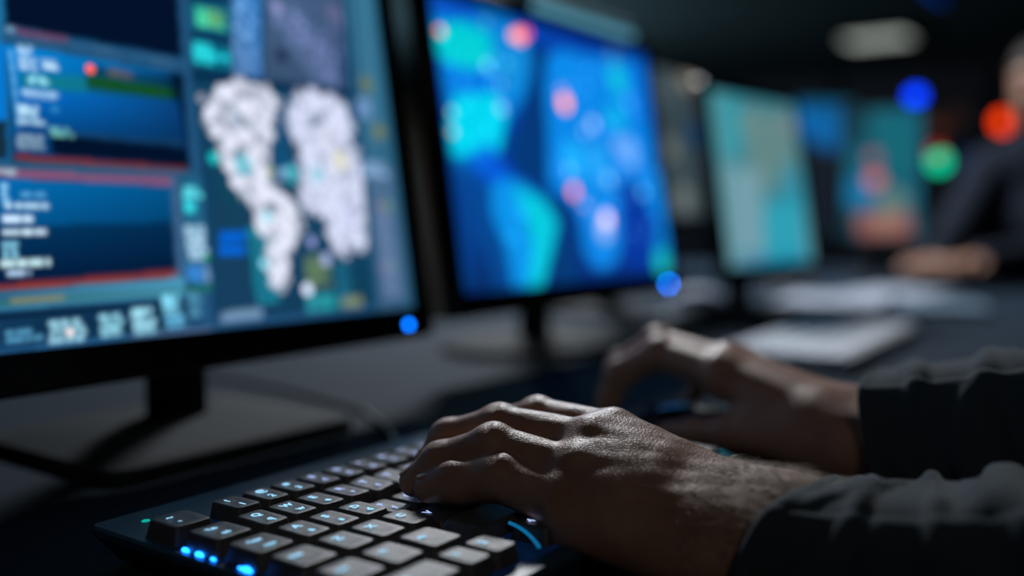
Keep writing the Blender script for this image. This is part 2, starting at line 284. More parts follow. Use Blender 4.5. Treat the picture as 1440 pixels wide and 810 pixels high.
# each monitor: x, y, z of the screen corner above the desk, width, height, tilt, yaw
MON = {
  'm1': (0.184, 0.641, 0.1, 0.54, 0.36, 0.1571, 0.0),
  'm2': (0.885, 0.705, 0.1, 0.538, 0.358, 0.146, 0.0),
  'm3': (1.4862, 0.88, 0.19, 0.45, 0.3, 0.1, 0.0),
  'm4': (1.6162, 0.687, 0.1, 0.3406, 0.3203, 0.1557, -0.1079),
  'm5': (2.9113, 1.2095, 0.13, 0.4383, 0.4407, 0.1, -0.6906),
  'm6': (2.7905, 0.8421, 0.13, 0.2021, 0.365, 0.1, -1.2041),
}
ART = {
  'm1': [
    ('F', (16, 58, 92)),
    ('P', [(0.01, 0.04), (0.23, 0.04), (0.23, 0.47), (0.01, 0.47)], (4, 28, 66), 1),
    ('P', [(0.01, 0.44), (0.23, 0.44), (0.23, 0.47), (0.01, 0.47)], (40, 90, 130), 1),
    ('T', (0.02, 0.08), (0.14, 0.42), 16, (120, 180, 210), 51),
    ('P', [(0.01, 0.5), (0.23, 0.5), (0.23, 0.97), (0.01, 0.97)], (3, 22, 52), 1),
    ('P', [(0.01, 0.94), (0.23, 0.94), (0.23, 0.97), (0.01, 0.97)], (110, 62, 92), 1),
    ('T', (0.02, 0.54), (0.1, 0.92), 14, (90, 170, 200), 52),
    ('S', [(0.12, 0.55), (0.22, 0.55), (0.22, 0.9), (0.12, 0.9)], (60, 150, 190), 90, 53),
    ('P', [(0.266, 0.742), (0.575, 0.845), (0.566, 0.61), (0.257, 0.622)], (1, 16, 42), 1),
    ('P', [(0.266, 0.742), (0.305, 0.755), (0.296, 0.588), (0.284, 0.357), (0.237, 0.354)], (30, 110, 160), 1),
    ('P', [(0.254, 0.578), (0.294, 0.587), (0.28, 0.36), (0.237, 0.357)], (0, 120, 215), 1),
    ('P', [(0.243, 0.431), (0.286, 0.436), (0.282, 0.36), (0.237, 0.357)], (18, 45, 60), 1),
    ('P', [(0.296, 0.621), (0.566, 0.609), (0.565, 0.573), (0.293, 0.584)], (22, 78, 122), 1),
    ('P', [(0.295, 0.611), (0.565, 0.601), (0.565, 0.596), (0.295, 0.607)], (70, 115, 150), 1),
    ('P', [(0.294, 0.598), (0.564, 0.588), (0.563, 0.583), (0.294, 0.593)], (60, 105, 140), 1),
    ('P', [(0.295, 0.602), (0.564, 0.592), (0.564, 0.589), (0.295, 0.6)], (8, 55, 90), 1),
    ('P', [(0.31, 0.619), (0.381, 0.616), (0.38, 0.606), (0.309, 0.609)], (110, 62, 92), 1),
    ('P', [(0.299, 0.621), (0.31, 0.621), (0.309, 0.61), (0.298, 0.61)], (120, 165, 195), 1),
    ('G', [(0.296, 0.585), (0.567, 0.574), (0.554, 0.357), (0.29, 0.366)], (0, 140, 225), (4, 62, 115), (0, 14, 40), (0, 40, 90)),
    ('G', [(0.399, 0.555), (0.562, 0.569), (0.562, 0.518), (0.395, 0.51)], (6, 90, 140), (3, 30, 60), (8, 45, 60), (10, 90, 110)),
    ('P', [(0.312, 0.533), (0.402, 0.541), (0.399, 0.508), (0.31, 0.505)], (15, 120, 140), 0.9),
    ('P', [(0.402, 0.544), (0.544, 0.537), (0.544, 0.512), (0.4, 0.52)], (18, 78, 26), 1),
    ('P', [(0.404, 0.568), (0.476, 0.56), (0.475, 0.548), (0.402, 0.547)], (6, 50, 70), 0.8),
    ('P', [(0.536, 0.577), (0.563, 0.576), (0.549, 0.357), (0.521, 0.361)], (0, 14, 40), 0.8),
    ('G', [(0.302, 0.501), (0.542, 0.512), (0.549, 0.401), (0.297, 0.415)], (0, 120, 215), (8, 62, 120), (4, 45, 85), (0, 55, 110)),
    ('P', [(0.34, 0.42), (0.547, 0.41), (0.548, 0.366), (0.339, 0.375)], (0, 16, 42), 1),
    ('P', [(0.365, 0.423), (0.539, 0.418), (0.539, 0.411), (0.364, 0.416)], (30, 70, 105), 0.7),
    ('T', (0.301, 0.575), (0.3, 0.424), 13, (120, 190, 220), 1),
    ('T', (0.31, 0.588), (0.334, 0.571), 3, (170, 205, 225), 2),
    ('T', (0.31, 0.563), (0.336, 0.54), 4, (175, 205, 225), 3),
    ('T', (0.34, 0.564), (0.366, 0.547), 3, (190, 220, 235), 4),
    ('T', (0.319, 0.532), (0.348, 0.514), 2, (130, 200, 220), 5),
    ('T', (0.306, 0.502), (0.365, 0.486), 3, (165, 205, 225), 6),
    ('T', (0.3, 0.47), (0.338, 0.434), 5, (160, 200, 220), 7),
    ('T', (0.346, 0.472), (0.363, 0.462), 1, (60, 150, 200), 17),
    ('T', (0.339, 0.431), (0.373, 0.412), 2, (110, 185, 180), 8),
    ('T', (0.295, 0.413), (0.337, 0.383), 3, (110, 135, 155), 9),
    ('P', [(0.435, 0.563), (0.472, 0.561), (0.471, 0.55), (0.434, 0.551)], (110, 100, 100), 0.8),
    ('B', (0.408, 0.558), 0.0094, (250, 95, 75), 1, 1.5),
    ('P', [(0.292, 0.372), (0.543, 0.362), (0.541, 0.351), (0.291, 0.362)], (128, 48, 30), 1),
    ('P', [(0.237, 0.358), (0.558, 0.357), (0.556, 0.338), (0.236, 0.343)], (36, 90, 125), 1),
    ('P', [(0.236, 0.343), (0.52, 0.339), (0.518, 0.32), (0.235, 0.329)], (135, 85, 122), 1),
    ('P', [(0.266, 0.343), (0.29, 0.343), (0.289, 0.334), (0.265, 0.335)], (170, 200, 220), 1),
    ('G', [(0.235, 0.326), (0.515, 0.32), (0.514, 0.13), (0.219, 0.12)], (0, 112, 185), (0, 85, 140), (0, 18, 48), (0, 24, 60)),
    ('P', [(0.228, 0.234), (0.516, 0.242), (0.512, 0.137), (0.22, 0.128)], (0, 20, 52), 0.65),
    ('T', (0.292, 0.302), (0.341, 0.29), 1, (90, 160, 205), 11),
    ('T', (0.269, 0.281), (0.331, 0.267), 1, (175, 210, 230), 12),
    ('T', (0.264, 0.256), (0.316, 0.242), 1, (185, 210, 230), 13),
    ('T', (0.262, 0.231), (0.324, 0.216), 1, (190, 215, 232), 14),
    ('T', (0.26, 0.207), (0.286, 0.176), 3, (130, 200, 225), 15),
    ('T', (0.257, 0.175), (0.33, 0.156), 1, (190, 225, 232), 16),
    ('T', (0.263, 0.155), (0.299, 0.14), 1, (170, 200, 230), 18),
    ('T', (0.268, 0.316), (0.278, 0.279), 3, (130, 190, 225), 19),
    ('P', [(0.22, 0.125), (0.486, 0.135), (0.507, 0.134), (0.506, 0.123), (0.219, 0.113)], (146, 56, 44), 1),
    ('P', [(0.514, 0.339), (0.528, 0.34), (0.518, 0.105), (0.504, 0.106)], (60, 100, 140), 1),
    ('G', [(0.219, 0.114), (0.515, 0.121), (0.516, 0.083), (0.216, 0.079)], (40, 90, 120), (70, 150, 185), (80, 155, 190), (40, 90, 125)),
    ('P', [(0.218, 0.095), (0.518, 0.097), (0.517, 0.088), (0.217, 0.087)], (45, 110, 95), 1),
    ('P', [(0.264, 0.099), (0.333, 0.1), (0.333, 0.092), (0.263, 0.091)], (150, 140, 85), 1),
    ('P', [(0.217, 0.086), (0.517, 0.087), (0.516, 0.083), (0.217, 0.083)], (60, 140, 180), 1),
    ('P', [(0.216, 0.072), (0.472, 0.073), (0.471, 0.061), (0.215, 0.058)], (4, 30, 58), 1),
    ('P', [(0.215, 0.058), (0.514, 0.059), (0.554, -0.009), (0.21, -0.004)], (22, 66, 105), 1),
    ('P', [(0.248, 0.056), (0.514, 0.062), (0.514, 0.009), (0.245, 0.018)], (10, 48, 78), 1),
    ('T', (0.25, 0.044), (0.3, 0.018), 2, (70, 130, 165), 20),
    ('T', (0.307, 0.052), (0.365, 0.008), 4, (150, 205, 225), 21),
    ('T', (0.377, 0.056), (0.414, 0.009), 4, (140, 205, 225), 22),
    ('T', (0.424, 0.063), (0.465, 0.006), 5, (150, 210, 230), 23),
    ('T', (0.474, 0.086), (0.506, 0.044), 4, (120, 200, 225), 24),
    ('T', (0.475, 0.042), (0.517, 0.012), 2, (100, 180, 220), 25),
    ('T', (0.517, 0.09), (0.548, 0.031), 4, (70, 130, 160), 26),
    ('B', (0.335, 0.027), 0.0083, (220, 200, 200), 0.8, 1.5),
    ('P', [(0.211, 0.002), (0.556, 0.008), (0.555, -0.001), (0.21, -0.005)], (50, 110, 160), 1),
    ('P', [(0.416, 0.002), (0.595, 0.007), (0.594, 0.001), (0.416, -0.003)], (110, 110, 130), 0.7),
    ('P', [(0.568, 0.842), (0.588, 0.849), (0.557, 0.014), (0.537, 0.014)], (34, 84, 125), 1),
    ('G', [(0.533, 0.34), (0.583, 0.342), (0.567, 0.101), (0.518, 0.105)], (30, 110, 140), (30, 90, 130), (40, 95, 130), (40, 95, 130)),
    ('T', (0.531, 0.321), (0.566, 0.296), 2, (90, 210, 220), 27),
    ('T', (0.531, 0.296), (0.55, 0.261), 4, (50, 205, 215), 28),
    ('T', (0.526, 0.233), (0.563, 0.159), 6, (165, 200, 225), 29),
    ('B', (0.559, 0.162), 0.0079, (20, 150, 60), 0.8, 1.5),
    ('P', [(0.522, 0.145), (0.55, 0.144), (0.549, 0.109), (0.521, 0.111)], (60, 140, 225), 0.8),
    ('T', (0.55, 0.142), (0.566, 0.107), 3, (110, 140, 180), 30),
    ('P', [(0.523, 0.098), (0.565, 0.098), (0.564, 0.088), (0.522, 0.088)], (30, 125, 80), 0.8),
    ('P', [(0.588, 0.849), (0.924, 0.96), (0.903, 0.588), (0.573, 0.576)], (10, 55, 90), 1),
    ('P', [(0.586, 0.742), (0.658, 0.753), (0.655, 0.688), (0.583, 0.684)], (10, 110, 130), 1),
    ('T', (0.592, 0.739), (0.646, 0.692), 5, (70, 200, 150), 31),
    ('T', (0.614, 0.738), (0.647, 0.699), 3, (90, 130, 60), 32),
    ('P', [(0.58, 0.657), (0.653, 0.653), (0.651, 0.602), (0.578, 0.601)], (8, 110, 135), 1),
    ('T', (0.58, 0.654), (0.621, 0.606), 4, (40, 210, 215), 33),
    ('T', (0.604, 0.636), (0.651, 0.619), 2, (30, 190, 205), 34),
    ('G', [(0.665, 0.789), (0.725, 0.806), (0.706, 0.588), (0.649, 0.585)], (60, 120, 175), (40, 120, 195), (50, 110, 175), (80, 120, 170)),
    ('S', [(0.666, 0.772), (0.722, 0.788), (0.702, 0.598), (0.65, 0.592)], (60, 80, 100), 80, 35),
    ('G', [(0.744, 0.9), (0.924, 0.96), (0.893, 0.59), (0.711, 0.589)], (80, 110, 150), (60, 80, 110), (60, 85, 125), (55, 80, 110)),
    ('P', [(0.742, 0.797), (0.806, 0.792), (0.875, 0.678), (0.875, 0.602), (0.818, 0.608), (0.766, 0.71)], (110, 130, 175), 0.3),
    ('S', [(0.742, 0.797), (0.84, 0.811), (0.884, 0.68), (0.875, 0.602), (0.818, 0.608), (0.752, 0.724)], (70, 75, 110), 160, 46),
    ('S', [(0.841, 0.82), (0.911, 0.84), (0.893, 0.625), (0.88, 0.717)], (50, 45, 70), 60, 47),
    ('B', (0.889, 0.799), 0.0207, (110, 110, 150), 0.8),
    ('B', (0.758, 0.776), 0.0177, (160, 160, 210), 0.6),
    ('B', (0.754, 0.657), 0.0194, (20, 30, 70), 0.8),
    ('P', [(0.571, 0.584), (0.903, 0.592), (0.904, 0.565), (0.571, 0.561)], (4, 42, 72), 1),
    ('G', [(0.572, 0.565), (0.904, 0.569), (0.898, -0.003), (0.56, 0.003)], (14, 62, 92), (18, 80, 118), (12, 58, 82), (20, 62, 96)),
    ('P', [(0.62, 0.51), (0.647, 0.329), (0.646, 0.228), (0.602, 0.212), (0.593, 0.392)], (12, 72, 88), 0.6),
    ('P', [(0.584, 0.294), (0.649, 0.278), (0.693, 0.09), (0.693, 0.021), (0.571, 0.028)], (22, 62, 92), 0.7),
    ('T', (0.637, 0.231), (0.696, 0.047), 12, (20, 120, 140), 37),
    ('T', (0.745, 0.156), (0.808, 0.077), 5, (95, 120, 80), 38),
    ('T', (0.811, 0.135), (0.852, 0.021), 6, (24, 95, 120), 39),
    ('P', [(0.587, 0.219), (0.635, 0.221), (0.633, 0.195), (0.585, 0.193)], (0, 100, 215), 1),
    ('P', [(0.583, 0.185), (0.631, 0.187), (0.63, 0.165), (0.583, 0.164)], (0, 105, 225), 1),
    ('W', [(0.58, 0.509), (0.596, 0.531), (0.619, 0.553), (0.644, 0.574), (0.672, 0.575), (0.695, 0.571), (0.723, 0.563), (0.734, 0.526), (0.729, 0.499), (0.717, 0.471), (0.706, 0.426), (0.7, 0.391), (0.688, 0.361), (0.704, 0.334), (0.721, 0.311), (0.739, 0.288), (0.755, 0.267), (0.759, 0.241), (0.742, 0.2), (0.72, 0.161), (0.709, 0.115), (0.709, 0.085), (0.693, 0.071), (0.678, 0.083), (0.673, 0.134), (0.673, 0.185), (0.663, 0.228), (0.661, 0.262), (0.652, 0.287), (0.635, 0.303), (0.621, 0.324), (0.613, 0.352), (0.605, 0.384), (0.596, 0.425), (0.591, 0.46)], (228, 232, 250), 1),
    ('W', [(0.759, 0.529), (0.782, 0.569), (0.814, 0.578), (0.863, 0.57), (0.895, 0.548), (0.895, 0.491), (0.899, 0.434), (0.903, 0.377), (0.9, 0.32), (0.901, 0.263), (0.908, 0.205), (0.885, 0.159), (0.871, 0.187), (0.859, 0.178), (0.846, 0.147), (0.823, 0.156), (0.808, 0.198), (0.803, 0.253), (0.78, 0.262), (0.76, 0.28), (0.753, 0.329), (0.766, 0.369), (0.763, 0.396), (0.756, 0.449), (0.754, 0.502)], (218, 224, 250), 1),
    ('P', [(0.741, 0.545), (0.748, 0.51), (0.742, 0.43), (0.762, 0.383), (0.748, 0.329), (0.728, 0.349), (0.707, 0.366), (0.715, 0.427), (0.728, 0.49)], (20, 85, 130), 0.55),
    ('B', (0.758, 0.417), 0.0194, (25, 60, 80), 0.8),
    ('B', (0.668, 0.469), 0.0118, (40, 90, 110), 0.6, 1.5),
    ('B', (0.642, 0.488), 0.0133, (110, 150, 180), 0.4, 1.5),
    ('B', (0.647, 0.376), 0.0266, (80, 200, 220), 0.7),
    ('B', (0.743, 0.356), 0.0245, (90, 210, 225), 0.9),
    ('B', (0.723, 0.358), 0.0156, (120, 150, 190), 0.8, 1.5),
    ('B', (0.7, 0.365), 0.0137, (120, 140, 60), 0.6, 1.5),
    ('B', (0.799, 0.362), 0.0216, (130, 215, 235), 0.7),
    ('B', (0.858, 0.401), 0.0278, (238, 235, 200), 0.7),
    ('B', (0.593, 0.388), 0.0145, (20, 190, 190), 0.7, 1.5),
    ('B', (0.681, 0.253), 0.0152, (120, 220, 230), 0.5, 1.5),
    ('B', (0.741, 0.329), 0.0349, (15, 55, 80), 0.5),
    ('B', (0.769, 0.191), 0.0142, (130, 140, 195), 0.9, 1.5),
    ('B', (0.796, 0.145), 0.0161, (150, 160, 205), 0.9, 1.5),
    ('B', (0.664, 0.142), 0.0117, (130, 200, 220), 1, 1.5),
    ('B', (0.747, 0.073), 0.0157, (205, 215, 240), 1, 1.5),
    ('B', (0.858, 0.253), 0.0166, (190, 190, 235), 0.6, 1.5),
    ('B', (0.835, 0.466), 0.033, (225, 228, 248), 0.5),
    ('T', (0.739, 0.06), (0.814, 0.014), 2, (40, 140, 150), 40),
    ('P', [(0.82, 0.043), (0.868, 0.045), (0.869, 0.019), (0.821, 0.017)], (140, 150, 110), 0.8),
    ('P', [(0.771, 0.041), (0.81, 0.04), (0.811, 0.018), (0.772, 0.017)], (30, 150, 150), 0.8),
    ('P', [(0.557, 0.014), (0.988, 0.015), (1.0, 0.0), (0.554, -0.009)], (36, 84, 128), 1),
    ('P', [(0.571, 0.036), (0.649, 0.04), (0.648, 0.015), (0.57, 0.014)], (120, 155, 190), 0.9),
    ('G', [(0.924, 0.96), (1.05, 1.002), (1.004, -0.0), (0.898, -0.003)], (70, 135, 165), (10, 85, 115), (30, 90, 120), (55, 90, 125)),
    ('P', [(0.924, 0.96), (1.0, 0.985), (0.976, 0.461), (0.916, 0.455)], (62, 120, 150), 0.5),
    ('P', [(0.936, 0.964), (0.947, 0.968), (0.905, -0.004), (0.894, -0.003)], (12, 70, 105), 1),
    ('P', [(0.927, 0.398), (0.983, 0.398), (0.984, 0.026), (0.919, 0.025)], (84, 110, 145), 0.7),
    ('B', (0.948, 0.618), 0.0252, (110, 125, 90), 0.8),
    ('B', (0.966, 0.489), 0.0234, (120, 125, 70), 0.8),
    ('T', (0.916, 0.574), (0.96, 0.518), 4, (110, 140, 185), 41),
    ('T', (0.91, 0.405), (0.979, 0.362), 3, (125, 160, 195), 42),
    ('B', (0.963, 0.283), 0.0175, (90, 120, 100), 0.8, 1.5),
    ('B', (0.953, 0.122), 0.0155, (80, 120, 100), 0.7, 1.5),
    ('B', (0.941, 0.282), 0.0135, (130, 110, 130), 0.6, 1.5),
    ('T', (0.933, 0.263), (0.966, 0.037), 12, (95, 115, 150), 43),
    ('B', (0.934, 0.112), 0.0134, (120, 100, 130), 0.5, 1.5),
    ('T', (0.981, 0.819), (0.982, 0.64), 8, (90, 140, 170), 44),
    ('P', [(1.014, 0.203), (1.018, 0.364), (1.03, 0.364), (1.004, -0.0), (0.986, -0.002)], (10, 80, 105), 0.5),
  ],
  'm2': [
    ('F', (4, 40, 105)),
    ('G', [(0.005, 1.007), (0.993, 0.992), (1.006, -0.006), (-0.001, 0.003)], (6, 70, 190), (4, 50, 130), (3, 45, 130), (3, 40, 90)),
    ('P', [(0.378, 0.915), (0.474, 0.908), (0.429, 0.706), (0.412, 0.404), (0.478, 0.351), (0.476, -0.01), (0.329, 0.003), (0.42, 0.186), (0.378, 0.348), (0.263, 0.409), (0.229, 0.484), (0.313, 0.663)], (3, 50, 105), 0.9),
    ('P', [(0.163, 0.517), (0.302, 0.582), (0.357, 0.428), (0.415, 0.268), (0.378, 0.012), (0.467, 0.005), (0.474, 0.324), (0.389, 0.43)], (2, 55, 115), 0.5),
    ('P', [(0.002, 0.985), (0.201, 1.015), (0.354, 0.963), (0.376, 0.833), (0.327, 0.704), (0.236, 0.6), (0.192, 0.481), (0.152, 0.428), (0.082, 0.4), (0.026, 0.42), (0.023, 0.598), (0.01, 0.833)], (8, 125, 205), 1),
    ('P', [(0.002, 0.985), (0.177, 1.001), (0.159, 0.946), (0.009, 0.928)], (8, 70, 190), 0.9),
    ('P', [(0.01, 0.892), (0.109, 0.929), (0.214, 0.904), (0.206, 0.8), (0.128, 0.765), (0.089, 0.765), (0.039, 0.768), (0.006, 0.797)], (0, 195, 195), 0.9),
    ('P', [(0.231, 1.036), (0.311, 0.979), (0.207, 0.851), (0.219, 0.726), (0.28, 0.71), (0.357, 0.83), (0.366, 0.939)], (20, 130, 200), 0.7),
    ('P', [(0.051, 0.662), (0.215, 0.7), (0.24, 0.627), (0.194, 0.494), (0.088, 0.449), (0.019, 0.444), (0.012, 0.549)], (0, 205, 225), 0.9),
    ('P', [(0.015, 0.775), (0.088, 0.758), (0.197, 0.773), (0.271, 0.683), (0.187, 0.695), (0.052, 0.674)], (6, 110, 215), 0.7),
    ('P', [(0.036, 0.445), (0.163, 0.517), (0.183, 0.455), (0.234, 0.408), (0.251, 0.365), (0.168, 0.342), (0.095, 0.4)], (5, 85, 205), 0.9),
    ('P', [(0.005, 0.454), (0.063, 0.454), (0.143, 0.361), (0.158, 0.267), (0.183, 0.136), (0.202, 0.004), (0.124, 0.011), (0.063, 0.194), (0.013, 0.36)], (4, 70, 140), 0.7),
    ('P', [(0.143, 0.361), (0.197, 0.393), (0.274, 0.381), (0.358, 0.321), (0.407, 0.235), (0.366, 0.134), (0.302, -0.008), (0.185, 0.003), (0.175, 0.141), (0.136, 0.266)], (8, 135, 215), 1),
    ('P', [(0.234, 0.364), (0.357, 0.316), (0.407, 0.235), (0.366, 0.134), (0.302, -0.008), (0.242, -0.002), (0.286, 0.137), (0.276, 0.241)], (4, 190, 205), 0.95),
    ('P', [(0.021, 0.42), (0.058, 0.314), (0.06, 0.17), (0.022, 0.029), (-0.001, 0.008)], (5, 60, 130), 0.8),
    ('P', [(0.454, 0.882), (0.527, 0.925), (0.671, 0.92), (0.836, 0.96), (0.973, 0.956), (0.977, 0.82), (0.976, 0.626), (0.965, 0.48), (1.001, 0.368), (1.054, 0.238), (1.029, 0.041), (0.942, 0.03), (0.967, 0.174), (0.907, 0.302), (0.832, 0.425), (0.765, 0.269), (0.719, 0.134), (0.658, 0.048), (0.566, 0.045), (0.519, 0.113), (0.517, 0.268), (0.473, 0.318), (0.387, 0.37), (0.413, 0.595), (0.423, 0.76)], (8, 125, 215), 1),
    ('P', [(0.738, 0.405), (0.811, 0.424), (0.915, 0.27), (0.922, 0.047), (0.728, 0.044), (0.718, 0.179)], (4, 50, 150), 0.9),
    ('P', [(0.914, 0.97), (0.989, 0.969), (0.99, 0.79), (0.966, 0.593), (0.919, 0.684)], (6, 100, 200), 0.9),
    ('B', (0.81, 0.85), 0.0673, (10, 190, 205), 0.9),
    ('B', (0.774, 0.681), 0.0606, (10, 180, 220), 0.9),
    ('B', (0.517, 0.48), 0.0783, (30, 175, 245), 0.8),
    ('B', (0.532, 0.835), 0.0619, (10, 130, 220), 0.8),
    ('B', (0.64, 0.474), 0.0872, (40, 165, 240), 0.7),
    ('B', (0.829, 0.533), 0.0677, (110, 165, 240), 0.9),
    ('B', (0.771, 0.559), 0.0423, (120, 170, 240), 0.7),
    ('B', (1.022, 0.434), 0.0584, (20, 140, 200), 0.7),
    ('S', [(0.454, 0.882), (0.973, 0.956), (0.965, 0.48), (1.026, 0.238), (0.566, 0.045), (0.517, 0.268), (0.387, 0.37)], (70, 150, 230), 120, 5),
    ('S', [(0.015, 0.977), (0.201, 1.015), (0.376, 0.833), (0.192, 0.481), (0.029, 0.444)], (40, 170, 210), 60, 6),
    ('S', [(0.143, 0.361), (0.358, 0.321), (0.366, 0.134), (0.209, 0.013)], (30, 150, 200), 25, 7),
    ('B', (0.023, 0.876), 0.0135, (255, 85, 10), 1, 2.1),
    ('B', (0.309, 0.926), 0.018, (225, 140, 110), 1, 2.1),
    ('B', (0.337, 0.932), 0.0273, (255, 125, 70), 1, 2.1),
    ('B', (0.367, 0.95), 0.0184, (230, 60, 40), 1, 2.1),
    ('B', (0.509, 0.704), 0.0321, (255, 140, 60), 1, 2.1),
    ('B', (0.502, 0.751), 0.0156, (160, 130, 170), 0.9, 1.9),
    ('B', (0.502, 0.355), 0.0256, (235, 105, 65), 1, 2.1),
    ('B', (0.541, 0.305), 0.0135, (170, 120, 150), 0.9, 1.9),
    ('B', (0.636, 0.204), 0.0493, (160, 190, 240), 1),
    ('B', (0.654, 0.245), 0.0302, (225, 190, 220), 1, 2.1),
    ('B', (0.639, 0.635), 0.0232, (150, 180, 215), 0.9, 1.9),
    ('B', (0.593, 0.601), 0.0183, (110, 160, 210), 0.8, 1.9),
    ('B', (0.222, 0.645), 0.0162, (140, 165, 215), 0.9, 1.9),
    ('B', (0.185, 0.791), 0.018, (100, 190, 220), 0.9, 1.9),
    ('B', (0.031, 0.604), 0.0132, (140, 190, 160), 0.9, 1.9),
    ('B', (0.025, 0.537), 0.0113, (190, 150, 120), 0.9, 1.9),
    ('B', (0.227, 0.727), 0.0102, (120, 150, 190), 0.9, 1.9),
    ('B', (0.201, 0.952), 0.0161, (60, 130, 140), 0.9, 1.9),
    ('B', (0.265, 0.812), 0.0185, (50, 160, 200), 0.8, 1.9),
    ('B', (0.692, 0.412), 0.0236, (110, 175, 220), 0.9, 1.9),
    ('B', (0.49, 0.436), 0.0177, (110, 180, 240), 0.8, 1.9),
    ('B', (0.803, 0.959), 0.0367, (80, 120, 170), 0.8),
    ('B', (0.857, 0.754), 0.0199, (70, 150, 230), 0.7, 1.9),
    ('B', (0.883, 0.364), 0.0225, (90, 165, 220), 0.8, 1.9),
    ('B', (0.928, 0.477), 0.0152, (60, 110, 190), 0.7, 1.9),
    ('B', (0.564, 0.291), 0.0181, (100, 150, 210), 0.8, 1.9),
    ('B', (0.946, 0.052), 0.0635, (20, 185, 180), 1),
    ('B', (0.939, 0.142), 0.0444, (10, 120, 190), 0.8),
    ('P', [(0.005, 1.007), (0.993, 0.992), (0.976, 0.943), (-0.001, 0.963)], (4, 50, 140), 0.5),
  ],
  'm3': [
    ('F', (56, 70, 75)),
    ('B', (0.914, 1.005), 0.1102, (150, 140, 120), 0.9),
    ('B', (0.681, 0.891), 0.1441, (70, 85, 90), 0.9),
    ('B', (0.702, 0.46), 0.0869, (105, 115, 110), 0.9),
    ('B', (0.787, 0.123), 0.108, (110, 118, 118), 0.95),
    ('B', (0.941, 0.581), 0.1109, (6, 60, 100), 0.9),
    ('B', (0.765, 0.685), 0.0976, (40, 60, 70), 0.8),
    ('B', (1.029, 0.334), 0.1024, (5, 40, 70), 0.8),
    ('B', (0.563, 0.165), 0.0753, (10, 60, 90), 0.7),
  ],
  'm4': [
    ('F', (62, 128, 140)),
    ('P', [(0.037, 0.988), (0.343, 0.998), (0.322, 0.64), (0.029, 0.625)], (46, 150, 165), 0.9),
    ('P', [(0.328, 0.934), (0.931, 0.943), (0.942, 0.443), (0.339, 0.473)], (105, 135, 132), 0.8),
    ('P', [(0.02, 0.584), (0.483, 0.562), (0.413, 0.002), (-0.023, 0.011)], (120, 160, 172), 0.9),
    ('P', [(0.448, 0.348), (0.971, 0.444), (0.922, 0.009), (0.396, 0.003)], (45, 160, 182), 0.95),
    ('P', [(0.706, 0.593), (0.988, 0.618), (0.985, 0.353), (0.671, 0.35)], (30, 140, 165), 0.7),
    ('B', (0.913, 0.873), 0.0538, (150, 130, 130), 0.8),
    ('B', (0.384, 0.833), 0.0585, (120, 150, 140), 0.6),
    ('P', [(0.124, 0.062), (0.981, 0.048), (0.982, -0.02), (0.126, 0.005)], (10, 120, 165), 0.8),
    ('P', [(1.007, 0.582), (1.125, 0.586), (1.042, -0.014), (0.906, -0.017)], (105, 150, 155), 0.8),
    ('P', [(0.029, 1.019), (0.193, 1.02), (0.094, -0.002), (-0.025, 0.003)], (90, 150, 160), 0.6),
  ],
  'm5': [
    ('F', (18, 26, 36)),
    ('P', [(-0.179, 1.031), (1.051, 1.029), (1.048, 0.938), (-0.182, 0.929)], (18, 84, 100), 1),
    ('P', [(0.449, 0.947), (1.018, 0.953), (1.008, 0.696), (0.854, 0.629), (0.675, 0.663), (0.454, 0.764)], (8, 95, 160), 1),
    ('B', (0.552, 0.855), 0.0628, (10, 110, 190), 0.9),
    ('B', (0.89, 0.79), 0.0847, (8, 115, 180), 0.8),
    ('P', [(0.957, 0.962), (1.036, 0.964), (0.999, 0.004), (0.938, 0.004)], (12, 40, 50), 1),
  ],
  'm6': [
    ('F', (10, 90, 110)),
    ('P', [(-0.035, 1.087), (0.288, 1.07), (0.316, 0.747), (-0.025, 0.723)], (8, 50, 62), 0.9),
    ('P', [(0.289, 1.025), (0.941, 1.042), (0.955, 0.521), (0.491, 0.524)], (12, 100, 115), 0.9),
    ('B', (0.214, 0.359), 0.1328, (14, 115, 165), 0.9),
    ('B', (0.376, 0.625), 0.0552, (150, 80, 90), 1),
    ('B', (0.399, 0.453), 0.0662, (215, 110, 105), 1),
    ('B', (0.638, 0.275), 0.1207, (95, 125, 120), 0.9),
    ('P', [(0.171, 0.193), (0.871, 0.193), (0.895, 0.007), (0.186, 0.004)], (150, 85, 75), 0.95),
    ('B', (0.549, 0.127), 0.0769, (150, 125, 110), 0.9),
    ('P', [(-0.009, 0.193), (0.143, 0.193), (0.149, -0.007), (0.016, -0.007)], (10, 30, 40), 0.9),
  ],
}

def screen_mesh(art, w, h, cell, o, ax, up, nb, parent):
    A, nx, ny = paint(art, w, h, cell, 1.2 if cell == .0024 else 1.0)
    u, v = np.meshgrid(np.linspace(0, 1, nx), np.linspace(0, 1, ny))
    P = np.array(o)[None, None]+u[..., None]*w*np.array(ax)+v[..., None]*h*np.array(up)
    P = P.reshape(-1, 3)
    i = (np.arange(ny-1)[:, None]*nx+np.arange(nx-1)[None]).ravel()
    F = np.stack([i, i+1, i+1+nx, i+nx], 1)
    me = bpy.data.meshes.new('screen'); me.vertices.add(len(P)); me.vertices.foreach_set('co', P.ravel().astype(np.float32))
    me.loops.add(F.size); me.loops.foreach_set('vertex_index', F.ravel().astype(np.int32))
    me.polygons.add(len(F)); me.polygons.foreach_set('loop_start', (np.arange(len(F))*4).astype(np.int32)); me.update(calc_edges=True); me.validate()
    at = me.attributes.new('pixels', 'FLOAT_COLOR', 'POINT')
    at.data.foreach_set('color', np.concatenate([A.reshape(-1, 3), np.ones((nx*ny, 1))], 1).ravel().astype(np.float32))
    me.materials.append(SCREEN)
    return link(bpy.data.objects.new('screen', me), parent)

